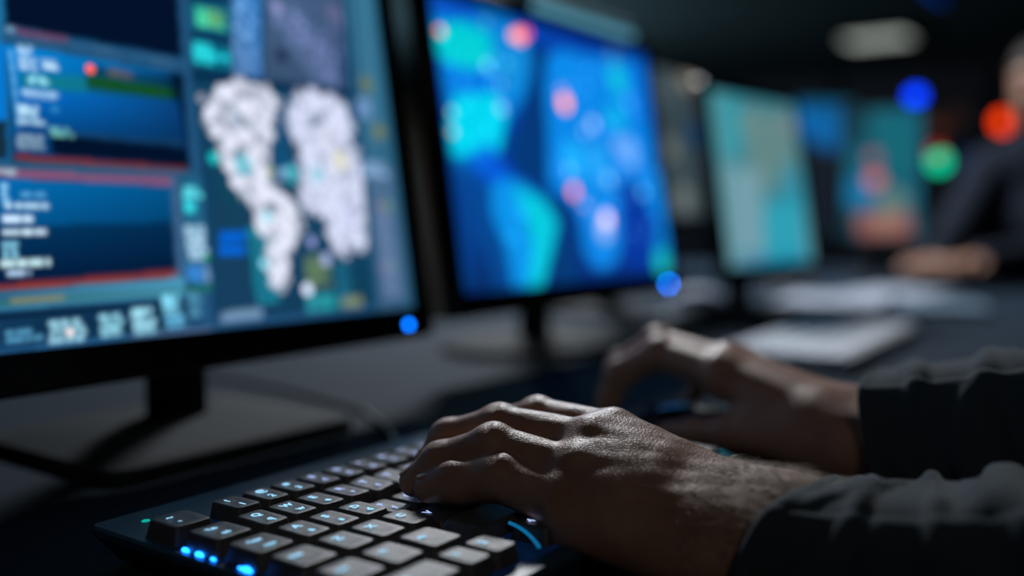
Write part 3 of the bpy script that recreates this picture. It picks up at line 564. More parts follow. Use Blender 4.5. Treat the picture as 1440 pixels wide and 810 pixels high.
def monitor(key, base, label, cell=0.003, bez=0.018, foot='plate', fw=.12, fd=.10, led=None, neck=(.05, .035), bot=0.03, standm=None):
    X, Y, Z, w, h, tl, yw = MON[key]
    sm = standm or STAND
    t = empty('monitor', (base[0], base[1], T), yw, label=label, cat='monitor', group='monitors along the desk')
    dx, dy = X-base[0], Y-base[1]
    c, s = math.cos(-yw), math.sin(-yw)
    o = Vector((dx*c-dy*s, dx*s+dy*c, Z)); ax = Vector((1, 0, 0)); up = Vector((0, math.sin(tl), math.cos(tl))); nb = Vector((0, math.cos(tl), -math.sin(tl)))
    def R(x0, x1, y0, y1, d, r):
        return [tuple(o+ax*p[0]+up*p[1]+nb*d) for p in rr((x1-x0)/2, (y1-y0)/2, r, 0, (x0+x1)/2, (y0+y1)/2, 4)]
    b = bez
    auto_smooth(MB().rings([R(0, w, 0, h, .0012, .001), R(0, w, 0, h, -.0022, .001), R(-b+.002, w+b-.002, -bot+.002, h+b-.002, -.0026, .005), R(-b, w+b, -bot, h+b, 0, .006),
                R(-b, w+b, -bot, h+b, .018, .006), R(.03, w-.03, .02, h-.03, .036, .02), R(.06, w-.06, .05, h-.06, .042, .02)]).build('housing', GLOSS, t))
    screen_mesh(ART[key], w, h, cell, o-nb*.0002, ax, up, nb, t)
    # the stand: plate, neck and hinge, at the origin of the monitor
    if foot == 'plate':
        auto_smooth(MB().rings([rr(fw, fd, .02, 0, n=7), rr(fw+.002, fd+.002, .022, .004, n=7), rr(fw, fd, .02, .010, n=7), rr(fw*.75, fd*.72, .03, .0175, n=7), rr(fw*.42, fd*.42, .02, .021, n=7)]).build('stand_base', sm, t))
    else:
        auto_smooth(MB().rings([[(fw*k*math.cos(a), fd*k*math.sin(a), z) for a in [2*math.pi*i/40 for i in range(40)]] for k, z in ((.98, 0), (1, .004), (.97, .011), (.7, .018), (.3, .022))]).build('stand_base', sm, t))
    mid = o+ax*(w/2)+up*(h*.42)+nb*.045
    auto_smooth(MB().rings([rr(neck[0]/2, neck[1]/2, .008, .018), rr(neck[0]/2*.92, neck[1]/2, .008, mid.z*.6), rr(neck[0]/2*.9, neck[1]/2, .008, mid.z+.03)]).build('stand_neck', sm, t))
    hy0 = min(mid.y, 0)-.0; 
    MB().tube([(0, .0, mid.z), (mid.x*.4, (mid.y)*.6, mid.z), (mid.x, mid.y-.004, mid.z)], .02, 14).build('hinge_arm', BLACK, t, True)
    if led:
        u, dv, r = led
        pc = o+ax*(u*w)+up*(-dv)+nb*(-.0026)
        m = MB(); m.rings([[tuple(pc+ax*(rad*math.cos(a))+up*(rad*math.sin(a))-nb*q) for a in [2*math.pi*i/14 for i in range(14)]] for rad, q in ((r, -.001), (r, .0006), (r*.6, .0012))])
        m.build('power_light', G_BLUE if key == 'm1' else G_BLUE2, t)
    return t
monitor('m1', (.50, .715), 'nearest large monitor showing a pale world map beside code windows', .0012, .024, 'plate', .12, .10, (.975, .0165, .0034), neck=(.045, .035))
monitor('m2', (1.17, .80), 'second monitor with a bright blue and cyan world map dotted with orange spots', .0024, .020, 'oval', .16, .12, (.966, .018, .0034), neck=(.045, .035))
monitor('m3', (1.66, .965), 'grey-toned raised monitor half hidden behind the blue world map monitor', .006, .018, 'plate', .10, .08)
monitor('m4', (1.80, .745), 'pale cyan monitor standing alone in the middle of the desk row', .006, .018, 'plate', .10, .08)
monitor('m5', (3.12, 1.13), 'dim far monitor with a blue patch at its top, on the side desk', .008, .018, 'plate', .12, .10)
monitor('m6', (2.87, .77), 'small teal portrait monitor with salmon spots at the end of the long desk', .006, .014, 'plate', .08, .08)

# slim bar on the second monitor, with a glow added to lift its tone
t = empty('monitor_light_bar', (1.24, .775, T+.463), label='slim blue-grey light bar with an added glow, perched on top of the blue world map monitor', cat='light bar')
BARM = mat('light_bar_metal', (.30, .55, .70), .5, metal=.2)
auto_smooth(MB().tube([(-.15, 0, .018), (-.148, 0, .018), (.148, 0, .018), (.15, 0, .018)], [.016, .020, .020, .016], 16).build('bar', BARM, t))
MB().box((0, .012, .002), (.05, .03, .02), .003).build('clip', BLACK, t)
MB().tube([(-.14, -.0135, .014), (.14, -.0135, .014)], .0085, 12).build('glow_strip', glow('added_bar_glow', (70, 125, 145), 1.5), t, True)

# ---------------------------------------------------------------- the keyboard
KX0, KX1, KY0, KY1 = .2835, .628, .250, .4875
kb = empty('keyboard', ((KX0+KX1)/2, (KY0+KY1)/2, T), label='black backlit keyboard in the foreground under the typing hand', cat='keyboard')
kcx, kcy = (KX0+KX1)/2, (KY0+KY1)/2; khx, khy = (KX1-KX0)/2, (KY1-KY0)/2
auto_smooth(MB().rings([rr(khx-.014, khy-.012, .006, .0015), rr(khx-.010, khy-.008, .006, .004), rr(khx, khy, .005, .0185), rr(khx, khy, .005, .0215), rr(khx-.0012, khy-.0012, .004, .0232),
    rr(khx-.0035, khy-.0035, .003, .0232), ]).build('case', KCASE, kb), 25)
for sx in (-1, 1):
    for sy in (-1, 1): MB().box((sx*(khx-.03), sy*(khy-.03), .001), (.02, .012, .002)).build('rubber_foot', BLACK, kb)
def keycap(hx, hy, ht=.0118):
    m = MB(); R = [rr(hx, hy, .0014, 0, n=4), rr(hx*.97, hy*.97, .002, .003, n=4), rr(hx*.86, hy*.89, .0026, ht-.0012, n=4), rr(hx*.83, hy*.87, .0026, ht-.0004, n=4), rr(hx*.79, hy*.84, .0024, ht-.0002, n=4), rr(hx*.5, hy*.5, .002, ht-.0009, n=4)]
    return m.rings(R)
KEYROWS = [(.4305, [(.3015, .0262, '~ `')]+[(.3375+.0204*i, .0190, s) for i, s in enumerate(['! 1', '@ 2', '# 3', '$ 4', '% 5', '^ 6', '& 7', '* 8', '( 9', ') 0', '_ -', '+ ='])]+[(.5985, .040, 'Del')]),
 (.3975, [(.3015, .0262, 'Tab')]+[(.3285+.0204*i, .0190, s) for i, s in enumerate(['Q', 'W', 'E', 'R', 'T', 'Y', 'U', 'I', 'O', 'P', '[ {', '] }'])]+[(.594, .048, '\\')]),
 (.3660, [(.3015, .0262, 'Caps')]+[(.3285+.0210*i, .0195, s) for i, s in enumerate(['A', 'S', 'D', 'F', 'G', 'H', 'J', 'K', 'L', '; :'])]+[(.578, .078, 'Enter')]),
 (.3360, [(.3015, .0262, 'Shift')]+[(.3285+.0225*i, .0210, s) for i, s in enumerate(['Z', 'X', 'C', 'V', 'B', 'N', 'M', ', <', '. >'])]+[(.5785, .076, 'Shift')]),
 (.3055, [(.3015, .0262, 'Ctrl'), (.3285, .0235, 'Fn'), (.3560, .0260, 'Alt'), (.4290, .113, ''), (.5035, .0260, 'Alt'), (.5320, .0250, 'Fn'), (.5860, .060, 'Ctrl')]),
 (.2755, [(.3145, .0380, 'Esc'), (.3450, .0190, '1'), (.3655, .0190, '2'), (.4065, .0190, '4'), (.4270, .0190, '5'), (.4475, .0190, '6'), (.4680, .0190, '7'), (.4885, .0190, '8'), (.5090, .0190, '9'), (.5295, .0190, '<'), (.5500, .0190, '>'), (.5900, .050, 'Fn')])]
def text_mesh(s, size):
    c = bpy.data.curves.new('t', 'FONT'); c.body = s; c.size = size; c.extrude = .00005; c.offset = size*.035; c.resolution_u = 2
    o = bpy.data.objects.new('t', c); COL.objects.link(o); bpy.context.view_layer.update()
    me = bpy.data.meshes.new_from_object(o.evaluated_get(bpy.context.evaluated_depsgraph_get())); bpy.data.objects.remove(o); return me
TXT = {}
TIPS = [(.3994, .3462), (.4023, .3609), (.4328, .3727), (.4659, .3731), (.490, .312)]
NK = 0
for row, (ky, keys) in enumerate(KEYROWS):
    for kx, kw, s in keys:
        hy = .0135 if row < 5 else .012
        o = keycap(kw/2-.0002, hy).build('keycap', KCAP, kb); auto_smooth(o, 50)
        press = 0
        for tx, ty in TIPS:
            if abs(tx-kx) < kw/2+.002 and abs(ty-ky) < .016: press = .004
        o.location = (kx-kcx, ky-kcy, .0212-press)
        rr_ = random.Random(NK); o.rotation_euler = (rr_.uniform(-.012, .012), rr_.uniform(-.012, .012), rr_.uniform(-.006, .006)); NK += 1
        if (row, s) in ((1, 'T'), (1, 'Y')): o.rotation_euler = (.05, -.10, .10)
        if not s: continue
        parts = s.split(' ')
        spots = [(-.36, .34)] if len(parts) == 1 else [(-.34, .42), (-.22, -.60)]
        if len(parts) == 1 and row in (1, 2): parts = [s, s.lower()]; spots = [(-.34, .42), (-.12, -.50)]
        if len(s) > 2 and len(parts) == 1: spots = [(-.55, .20)]
        for p, (fx, fy) in zip(parts, spots):
            size = .0068 if len(p) == 1 else .0042
            if (p, size) not in TXT:
                me = text_mesh(p, size); TXT[(p, size)] = me
            me = TXT[(p, size)].copy(); me.materials.clear(); me.materials.append(G_LEG2 if (kx > .385) else G_LEG)
            L = bpy.data.objects.new('legend', me); COL.objects.link(L); L.parent = o
            L.location = (fx*min(kw, .022)/2*.8 - (kw-.022)/2*.8*(kw > .022) - size*.12, fy*hy*.8-size*.3, .0118)
# plate under the keys, faintly lit from below by the backlight
GLOWP = mat('backlight_plate', (.004, .006, .010), .5, emit=lin((4, 26, 60)), estr=.4)
MB().rings([rr(khx-.006, .093, .003, .0230, 0, -.0155), rr(khx-.006, .093, .003, .0236, 0, -.0155)]).build('backlight_plate', GLOWP, kb)
for (x, y, r) in [(.2880, .4075, .0020), (.2880, .3965, .0022), (.2882, .386, .0014), (.2880, .3605, .0024), (.2882, .3655, .0012), (.2882, .3250, .0018), (.2882, .292, .0018)]:
    m = MB(); q = r
    m.rings([[(x-kcx+q*.5*a*math.cos(t_), y-kcy+q*1.5*a*math.sin(t_), .0236+q*.9*z) for t_ in [2*math.pi*i/10 for i in range(10)]] for a, z in ((1, 0), (.9, .5), (.5, .9), (.1, 1))]); m.build('backlight_led', G_KBLUE, kb, True)
MB().rings([[(.3057-kcx+.0026*a*math.cos(t_), .4677-kcy+.0022*a*math.sin(t_), .0232+z) for t_ in [2*math.pi*i/12 for i in range(12)]] for a, z in ((1, 0), (.8, .0005))]).build('status_light', G_GREEN, kb)
# added glowing strip standing in for blue light on the hand's edge
MB().tube([(.3990-kcx-.0145*(u/12)**1.7, .2885-kcy-.0285*u/12, .0315-.003*u/12) for u in range(13)], .0009, 8).build('glow_strip', mat('hand_edge_glow', (.01, .01, .01), .5, emit=lin((20, 140, 205)), estr=.5), kb)
tag(MB().tube([(.56, KY1+.0035, T+.012), (.565, KY1+.03, T+.005), (.62, .58, T+.0025), (.67, .66, T+.0025), (.70, .80, T+.0025), (.72, 1.10, T+.0025)], .0022, 8).build('cable', BLACK, None, True), 'thin black cable running back from the foreground keyboard between the monitors', 'cable')

# ---------------------------------------------------------------- people: smooth distance fields turned into one surface
class Grid:
    def __init__(s, lo, hi, h):
        s.lo = np.array(lo, float); s.h = h; s.n = (np.ceil((np.array(hi)-s.lo)/h)+1).astype(int)
        s.ax = [(s.lo[i]+h*np.arange(s.n[i])).astype(np.float32) for i in range(3)]
        s.v = np.full(s.n, .05, np.float32)
    def blank(s):
        f = Grid.__new__(Grid); f.lo, f.h, f.n, f.ax = s.lo, s.h, s.n, s.ax; f.v = np.full(s.n, .05, np.float32); return f
    def sl(s, a, b):
        i0 = np.clip(((a-s.lo)/s.h).astype(int), 0, s.n-1); i1 = np.clip(((b-s.lo)/s.h).astype(int)+2, 1, s.n)
        return tuple(slice(i0[k], max(i1[k], i0[k]+1)) for k in range(3))
    def add(s, prims, k=.005, kk=.004, sub=False):
        lo = np.min([np.minimum(np.array(p[1])-max(p[3:5]) if p[0] == 'c' else np.array(p[1])-max(p[2]), np.array(p[2])-max(p[3:5]) if p[0] == 'c' else 9) for p in prims], 0)-k*2-.008
        hi = np.max([np.maximum(np.array(p[1])+max(p[3:5]) if p[0] == 'c' else np.array(p[1])+max(p[2]), np.array(p[2])+max(p[3:5]) if p[0] == 'c' else -9) for p in prims], 0)+k*2+.008
        S_ = s.sl(lo, hi)
        x, y, z = np.meshgrid(s.ax[0][S_[0]], s.ax[1][S_[1]], s.ax[2][S_[2]], indexing='ij')
        g = None
        for p in prims:
            if p[0] == 'c':
                a, b, ra, rb = np.array(p[1], float), np.array(p[2], float), p[3], p[4]
                d = b-a; L2 = d@d+1e-12
                t = np.clip(((x-a[0])*d[0]+(y-a[1])*d[1]+(z-a[2])*d[2])/L2, 0, 1)
                q = np.sqrt((x-a[0]-t*d[0])**2+(y-a[1]-t*d[1])**2+(z-a[2]-t*d[2])**2)-(ra+(rb-ra)*t)
            else:
                c, r = np.array(p[1], float), np.array(p[2], float); M = p[3] if len(p) > 3 and p[3] is not None else np.eye(3)
                X_, Y_, Z_ = x-c[0], y-c[1], z-c[2]
                u = [(M[0][i]*X_+M[1][i]*Y_+M[2][i]*Z_) for i in range(3)]
                k0 = np.sqrt(sum((u[i]/r[i])**2 for i in range(3)))+1e-9; k1 = np.sqrt(sum((u[i]/r[i]**2)**2 for i in range(3)))+1e-9
                q = k0*(k0-1)/k1
            q = q.astype(np.float32)
            g = q if g is None else smin(g, q, kk)
        s.v[S_] = -smin(-s.v[S_], g, k) if sub else smin(s.v[S_], g, k)
    def surface(s):
        v = s.v; n = v.shape; ins = v < 0
        cells = np.zeros([d-1 for d in n], np.int8); cor = [(i, j, k) for i in (0, 1) for j in (0, 1) for k in (0, 1)]
        def cs(a, c): return a[c[0]:n[0]-1+c[0], c[1]:n[1]-1+c[1], c[2]:n[2]-1+c[2]]
        for c in cor: cells += cs(ins, c)
        mask = (cells > 0) & (cells < 8); I = np.argwhere(mask); idx = np.full(mask.shape, -1, np.int64); idx[mask] = np.arange(len(I))
        acc = np.zeros((len(I), 3)); cnt = np.zeros(len(I))
        for c in cor:
            for a in range(3):
                if c[a]: continue
                d = list(c); d[a] = 1
                va = v[I[:, 0]+c[0], I[:, 1]+c[1], I[:, 2]+c[2]].astype(float); vb = v[I[:, 0]+d[0], I[:, 1]+d[1], I[:, 2]+d[2]].astype(float)
                m = (va < 0) != (vb < 0); t = np.where(m, va/np.where(m, va-vb, 1), 0)
                p = np.tile(np.array(c, float), (len(I), 1)); p[:, a] += t
                acc[m] += p[m]; cnt[m] += 1
        V = s.lo+(I+acc/cnt[:, None])*s.h
        F = []
        for a in range(3):
            b, c = (a+1) % 3, (a+2) % 3
            A = [slice(None)]*3; B = [slice(None)]*3; A[a] = slice(0, n[a]-1); B[a] = slice(1, n[a])
            fl = ins[tuple(A)] != ins[tuple(B)]; E = np.argwhere(fl)
            E = E[(E[:, b] > 0) & (E[:, c] > 0) & (E[:, b] < n[b]-1) & (E[:, c] < n[c]-1)]
            pos = ins[E[:, 0], E[:, 1], E[:, 2]]
            def g(db, dc):
                q = E.copy(); q[:, b] -= db; q[:, c] -= dc; return idx[q[:, 0], q[:, 1], q[:, 2]]
            Q = np.stack([g(1, 1), g(0, 1), g(0, 0), g(1, 0)], 1); Q[~pos] = Q[~pos][:, ::-1]
            F.append(Q)
        return V, np.concatenate(F)
def smin(a, b, k):
    h = np.clip(.5+.5*(b-a)/k, 0, 1); return b*(1-h)+a*h-k*h*(1-h)
def relax(V, F, it=2, lam=.5):
    n = len(V); E = np.concatenate([F[:, [0, 1]], F[:, [1, 2]], F[:, [2, 3]], F[:, [3, 0]]]); E = np.concatenate([E, E[:, ::-1]])
    cnt = np.bincount(E[:, 0], minlength=n)[:, None]
    for _ in range(it):
        A = np.stack([np.bincount(E[:, 0], V[E[:, 1], i], n) for i in range(3)], 1)/np.maximum(cnt, 1)
        V = V+(A-V)*lam
    return V
def np_mesh(name, V, F, m, parent=None, smooth=True):
    me = bpy.data.meshes.new(name); me.vertices.add(len(V)); me.vertices.foreach_set('co', np.asarray(V, np.float32).ravel())
    me.loops.add(F.size); me.loops.foreach_set('vertex_index', F.ravel().astype(np.int32))
    me.polygons.add(len(F)); me.polygons.foreach_set('loop_start', (np.arange(len(F))*F.shape[1]).astype(np.int32)); me.update(calc_edges=True); me.validate()
    if m: me.materials.append(m)
    if smooth: me.shade_smooth()
    return link(bpy.data.objects.new(name, me), parent)
def normals(V, F):
    n = np.cross(V[F[:, 2]]-V[F[:, 0]], V[F[:, 3]]-V[F[:, 1]]); N = np.zeros_like(V)
    for i in range(4):
        for j in range(3): N[:, j] += np.bincount(F[:, i], n[:, j], len(V))
    return N/(np.linalg.norm(N, axis=1)[:, None]+1e-12)
def join(parts):
    Vs, Fs, k = [], [], 0
    for V, F in parts: Vs.append(V); Fs.append(F+k); k += len(V)
    return np.concatenate(Vs), np.concatenate(Fs)

def finger(P, R, pad=True):
    """capsules along the joints P with radii R (one per joint), and a knuckle swelling at each middle joint"""
    out = [('c', P[i], P[i+1], R[i], R[i+1]) for i in range(len(P)-1)]
    for j in (1, 2):
        if j < len(P)-1: out.append(('e', P[j], (R[j]*1.0,)*3))
    return out
# ---- the left hand (near, typing): joints above the desk top, metres
H = dict(
 p=[(.4190, .2690, .0410), (.4130, .3050, .0503), (.4060, .3315, .0445), (.3998, .3445, .0405)],
 r=[(.4350, .2725, .0535), (.4273, .3200, .0624), (.4142, .3475, .0513), (.4045, .3590, .0405)],
 m=[(.4550, .2765, .0650), (.4495, .3320, .0690), (.4388, .3620, .0590), (.4328, .3727, .0440)],
 i=[(.4745, .2712, .0672), (.4770, .3241, .0700), (.4772, .3560, .0590), (.4680, .3700, .0460)])
HR = dict(p=[.0122, .0117, .0107, .0084], r=[.0126, .0116, .0106, .0086], m=[.0124, .0110, .0100, .0084], i=[.0124, .0110, .0100, .0084])
WU, WR = (.4410, .1700, .0265), (.4700, .1690, .0380)      # ulnar and radial side of the wrist
EL = (.520, -.10, .085)
def left_hand():
    g = Grid((.36, -.06, .000), (.56, .40, .115), .00115)
    fore = [('c', (.443, .160, .0265), (.455, .115, .0310), .0190, .0155), ('c', (.470, .160, .0365), (.474, .115, .0370), .0190, .0165),
            ('c', (.452, .115, .0310), (.485, -.05, .056), .0165, .024), ('c', (.474, .115, .0370), (.505, -.05, .060), .0165, .024),
            ('c', WU, (.443, .150, .0265), .0195, .0190), ('c', WR, (.470, .150, .0360), .0195, .0195)]
    g.add(fore, .004, .02)
    palm = []
    nd = np.array((-.42, 0, .91))
    for f, a, r0 in (('p', (.4370, .190, .0300), .0175), ('r', (.4470, .190, .0350), .0165), ('m', (.4590, .190, .0395), .0160), ('i', (.4690, .190, .0430), .0160)):
        palm.append(('c', a, H[f][0], r0, HR[f][0]*.98))
    palm += [('c', WU, (.4370, .190, .0300), .0205, .0185), ('c', WR, (.4690, .190, .0430), .0195, .0170)]
    palm += [('c', (.4650, .2520, .0590), (.463, .185, .0420), .0132, .0175), ('c', (.4470, .2500, .0530), (.4510, .185, .0380), .0136, .0185), ('c', (.4300, .2450, .0435), (.4410, .185, .0325), .0132, .0190),
             ('c', (.4628, .2660, .0662), (.4640, .248, .0595), .0130, .0138), ('c', (.4440, .2620, .0582), (.4460, .246, .0530), .0126, .0139), ('c', (.4265, .2560, .0450), (.4290, .242, .0435), .0116, .0130)]
    for a, b in (('p', 'r'), ('r', 'm'), ('m', 'i')):       # flesh that fills the spaces between the long bones
        pa, pb = np.array(H[a][0]), np.array(H[b][0]); w0 = (np.array(WU)+np.array(WR))/2+np.array((0, .02, .006)); mid = (pa+pb)/2-nd*.0012
        palm.append(('c', tuple(mid), tuple(mid*.5+w0*.5+nd*.001), .0108, .0165)); palm.append(('c', tuple(pa-nd*.0075-np.array((0, .005, 0))), tuple(pb-nd*.0075-np.array((0, .005, 0))), .0098, .0098))
    palm += [('c', (.4285, .190, .0225), (.4140, .262, .0310), .0190, .0125), ('c', (.445, .20, .028), (.442, .262, .042), .016, .012), ('c', (.462, .20, .031), (.466, .255, .050), .017, .0125)]
    g.add(palm, .012, .0095)
    for f in '':
        c = np.array(H[f][0]); g.add([('e', tuple(c+nd*.0006-np.array((0, .003, 0))), (HR[f][0]*.92, .0150, HR[f][0]*.92))], .006)
    for f, a in (('r', (.4440, .200, .0490)), ('m', (.4540, .195, .0530)), ('i', (.4650, .195, .0570))):
        c = np.array(H[f][0])+nd*(HR[f][0]-.0012)-np.array((0, .008, 0)); g.add([('c', tuple(c-nd*.0006), a, .0020, .0014)], .009)
    # thumb, tucked under the far side of the palm
    g.add([('c', (.476, .190, .036), (.494, .232, .040), .0165, .0130), ('c', (.494, .232, .040), (.4975, .268, .0435), .0128, .0108), ('c', (.4975, .268, .0435), (.494, .300, .0440), .0106, .0085)], .010, .006)
    # fingers
    for f in 'prmi':
        fg = g.blank(); fg.add(finger(H[f], HR[f]), .002, .005)
        # soft pad beneath each bone
        P = [np.array(p) for p in H[f]]
        for a, b, r in ((P[0], P[1], HR[f][0]*.86), (P[1], P[2], HR[f][1]*.82)):
            q = (a+b)/2-np.array((0, .0, .0026)); d = (b-a)*.22; fg.add([('c', tuple(q-d), tuple(q+d), r, r)], .006)
        # creases over the middle knuckles
        nrm = np.array((-.45, .15, 1.)); nrm /= np.linalg.norm(nrm)
        for o_, dep in ((0, .0003), (-.0028, .0002), (.003, .0002)):
            ax = (P[2]-P[0]); ax /= np.linalg.norm(ax); c = P[1]+ax*o_+nrm*(HR[f][1]*1.16); s_ = np.cross(ax, nrm); s_ /= np.linalg.norm(s_)
            fg.add([('c', tuple(c-s_*.005), tuple(c+s_*.005), .0007+dep*.5, .0007+dep*.5)], .0018, sub=True)
        x, y, z = g.ax
        yy = y[None, :, None]
        root = np.clip((H[f][0][1]+.016-yy)/.018, 0, 1)          # near the palm the fingers melt together, further out they stay apart
        k = .0012+.009*root
        h = np.clip(.5+.5*(fg.v-g.v)/k, 0, 1); g.v = fg.v*(1-h)+g.v*h-k*h*(1-h)
    V, F = g.surface(); V = relax(V, F, 3, .5)
    # small surface relief: folds of skin across the wrist and hand
    N = normals(V, F)
    rel = .00010*np.sin(V[:, 1]*700+5*np.sin(V[:, 0]*130)+4*np.sin(V[:, 2]*170+V[:, 1]*40))*np.clip((.20-V[:, 1])/.03, 0, 1)*np.clip((V[:, 1]-.13)/.02, 0, 1)+.00018*np.sin(V[:, 1]*210+V[:, 0]*320)*np.sin(V[:, 2]*280+V[:, 0]*150)
    V = V+N*rel[:, None]
    return V, F
# ---- the right hand (further, on the mouse)
RF = dict(
 i=[(.6880, .2990, .0700), (.7010, .3560, .0800), (.6960, .3905, .0600), (.6900, .4000, .0300)],
 m=[(.7120, .3040, .0760), (.7260, .3720, .0860), (.7260, .4080, .0640), (.7190, .4170, .0350)],
 r=[(.7340, .3010, .0720), (.7460, .3660, .0790), (.7480, .4030, .0600), (.7440, .4230, .0340)],
 p=[(.7520, .2860, .0600), (.7640, .3240, .0620), (.7680, .3480, .0500), (.7670, .3600, .0300)])
RR = dict(i=[.0150, .0135, .0120, .0098], m=[.0125, .0112, .0100, .0082], r=[.0118, .0105, .0094, .0078], p=[.0105, .0095, .0085, .0070])
def right_hand():
    g = Grid((.63, -.04, .000), (.80, .425, .13), .0021)
    g.add([('c', (.6680, .195, .0345), (.672, -.02, .078), .0240, .029), ('c', (.6980, .195, .0420), (.700, -.02, .082), .0235, .029)], .004, .02)
    palm = []
    for f, a in (('i', (.672, .215, .046)), ('m', (.684, .215, .048)), ('r', (.695, .215, .046)), ('p', (.703, .215, .043))):
        palm.append(('c', a, RF[f][0], .0195, RR[f][0]*1.08))
    palm += [('c', (.668, .195, .0345), (.672, .215, .040), .024, .022), ('c', (.698, .195, .042), (.703, .215, .040), .0235, .021),
             ('c', (.668, .205, .030), (.672, .262, .034), .022, .0165), ('c', (.70, .21, .032), (.742, .275, .043), .021, .013)]
    g.add(palm, .012, .016)
    g.add([('c', (.668, .235, .034), (.668, .282, .030), .0185, .0135), ('c', (.668, .282, .030), (.6725, .312, .026), .0130, .0112), ('c', (.6725, .312, .026), (.680, .338, .0215), .0110, .0088)], .010, .006)
    for f in 'imrp':
        fg = g.blank(); fg.add(finger(RF[f], RR[f]), .002, .006)
        yy = g.ax[1][None, :, None]; root = np.clip((RF[f][0][1]+.014-yy)/.014, 0, 1); k = .0015+.012*root
        h = np.clip(.5+.5*(fg.v-g.v)/k, 0, 1); g.v = fg.v*(1-h)+g.v*h-k*h*(1-h)
    V, F = g.surface(); return relax(V, F, 2, .5), F

def torso_sdf(J, off, h, what):
    """J: joints in metres above the desk top.  what: 'body', 'shirt', 'trousers', 'hair'"""
    pel, ch, nk, hd = [np.array(J[k]) for k in ('pelvis', 'chest', 'neck', 'head')]
    sl, sr, el, er = [np.array(J[k]) for k in ('sl', 'sr', 'el', 'er')]
    lat = (sr-sl)/np.linalg.norm(sr-sl); fw = np.array(J['face']); fw = fw/np.linalg.norm(fw); up = np.cross(lat, np.array(J['front'])); up = up if up[2] > 0 else -up
    allp = [v for k, v in J.items() if k not in ('face', 'front')]
    lo, hi = np.min(allp, 0)-.22, np.max(allp, 0)+.24
    if what == 'hair': lo, hi = hd-.17, hd+.17
    if what == 'trousers': hi[2] = pel[2]+.2
    if what == 'shirt': lo[2] = pel[2]-.2
    if what == 'body': lo[2] = pel[2]-.15
    g = Grid(lo, hi, h)
    tor = [('c', tuple(pel+lat*q), tuple(ch+lat*q*1.15), .105+off, .115+off) for q in (-.075, .075)]+[('c', tuple(ch-lat*.09), tuple(ch+lat*.09), .11+off, .11+off)]
    sh = [('c', tuple(nk-up*.05), tuple(sl), .075+off, .058+off), ('c', tuple(nk-up*.05), tuple(sr), .075+off, .058+off), ('c', tuple(ch), tuple(nk-up*.06), .11+off, .07+off)]
    arm = [[('c', tuple(sl), tuple(el), .055+off, .043+off)], [('c', tuple(sr), tuple(er), .055+off, .043+off)]]
    if what in ('body', 'shirt'):
        g.add(tor+sh, .03, .05)
        for a in arm: g.add(a, .02)
        for wk, e in (('wl', el), ('wr', er)):
            wv = np.array(J[wk]); q = e+(wv-e)*(J.get('cuff', [.6])[0] if what == 'shirt' else 1.0)
            if J['full'][0] > 0 or what == 'shirt': g.add([('c', tuple(e), tuple(q), .041+off, (.036+off) if what == 'shirt' else .026)], .015)
    if what == 'body':
        side = np.cross(fw, (0, 0, 1)); side /= np.linalg.norm(side); up2 = np.cross(side, fw); M = np.stack([side, fw, up2], 1)
        def hp(x, y, z): return tuple(hd+side*x+fw*y+up2*z)
        g.add([('c', tuple(nk-up*.04), hp(0, -.02, -.03), .060, .052)], .02)
        g.add([('e', hp(0, -.012, .035), (.076, .094, .086), M), ('e', hp(0, .028, -.030), (.060, .064, .082), M), ('c', hp(-.03, .05, -.085), hp(.03, .05, -.085), .022, .022)], .02, .03)
        g.add([('c', hp(0, .086, .012), hp(0, .108, -.024), .009, .013), ('e', hp(0, .088, .040), (.050, .012, .010), M), ('e', hp(-.035, .068, -.012), (.02, .02, .018), M), ('e', hp(.035, .068, -.012), (.02, .02, .018), M)], .010, .010)
        g.add([('e', hp(-.030, .094, .016), (.015, .012, .010), M), ('e', hp(.030, .094, .016), (.015, .012, .010), M)], .008, sub=True)
        g.add([('c', hp(-.018, .095, -.056), hp(.018, .095, -.056), .006, .006)], .006); g.add([('c', hp(-.016, .104, -.0565), hp(.016, .104, -.0565), .0016, .0016)], .003, sub=True)
        for s_ in (-1, 1): g.add([('e', hp(s_*.077, -.01, .0), (.010, .020, .032), M)], .006)
    if what == 'hair':
        side = np.cross(fw, (0, 0, 1)); side /= np.linalg.norm(side); up2 = np.cross(side, fw); M = np.stack([side, fw, up2], 1)
        def hp(x, y, z): return tuple(hd+side*x+fw*y+up2*z)
        g.add([('e', hp(0, -.018, .042), (.083, .100, .092), M), ('c', hp(-.03, -.08, -.01), hp(.03, -.08, -.01), .03, .03)], .01, .02)
        g.add([('e', hp(0, .080, -.030), (.085, .075, .085), M), ('c', hp(-.09, .03, -.06), hp(.09, .03, -.06), .05, .05)], .008, .02, sub=True)
    if what == 'trousers':
        g.add([('c', tuple(pel-lat*.07), tuple(pel+lat*.07), .115, .115)], .02)
        for kn, ft, s_ in (('kl', 'fl', -1), ('kr', 'fr', 1)):
            g.add([('c', tuple(pel+lat*.08*s_), J[kn], .088, .064), ('c', J[kn], tuple(np.array(J[ft])+np.array((0, 0, .06))), .062, .045)], .03, .02)
    V, F = g.surface(); return relax(V, F, 3, .5), F

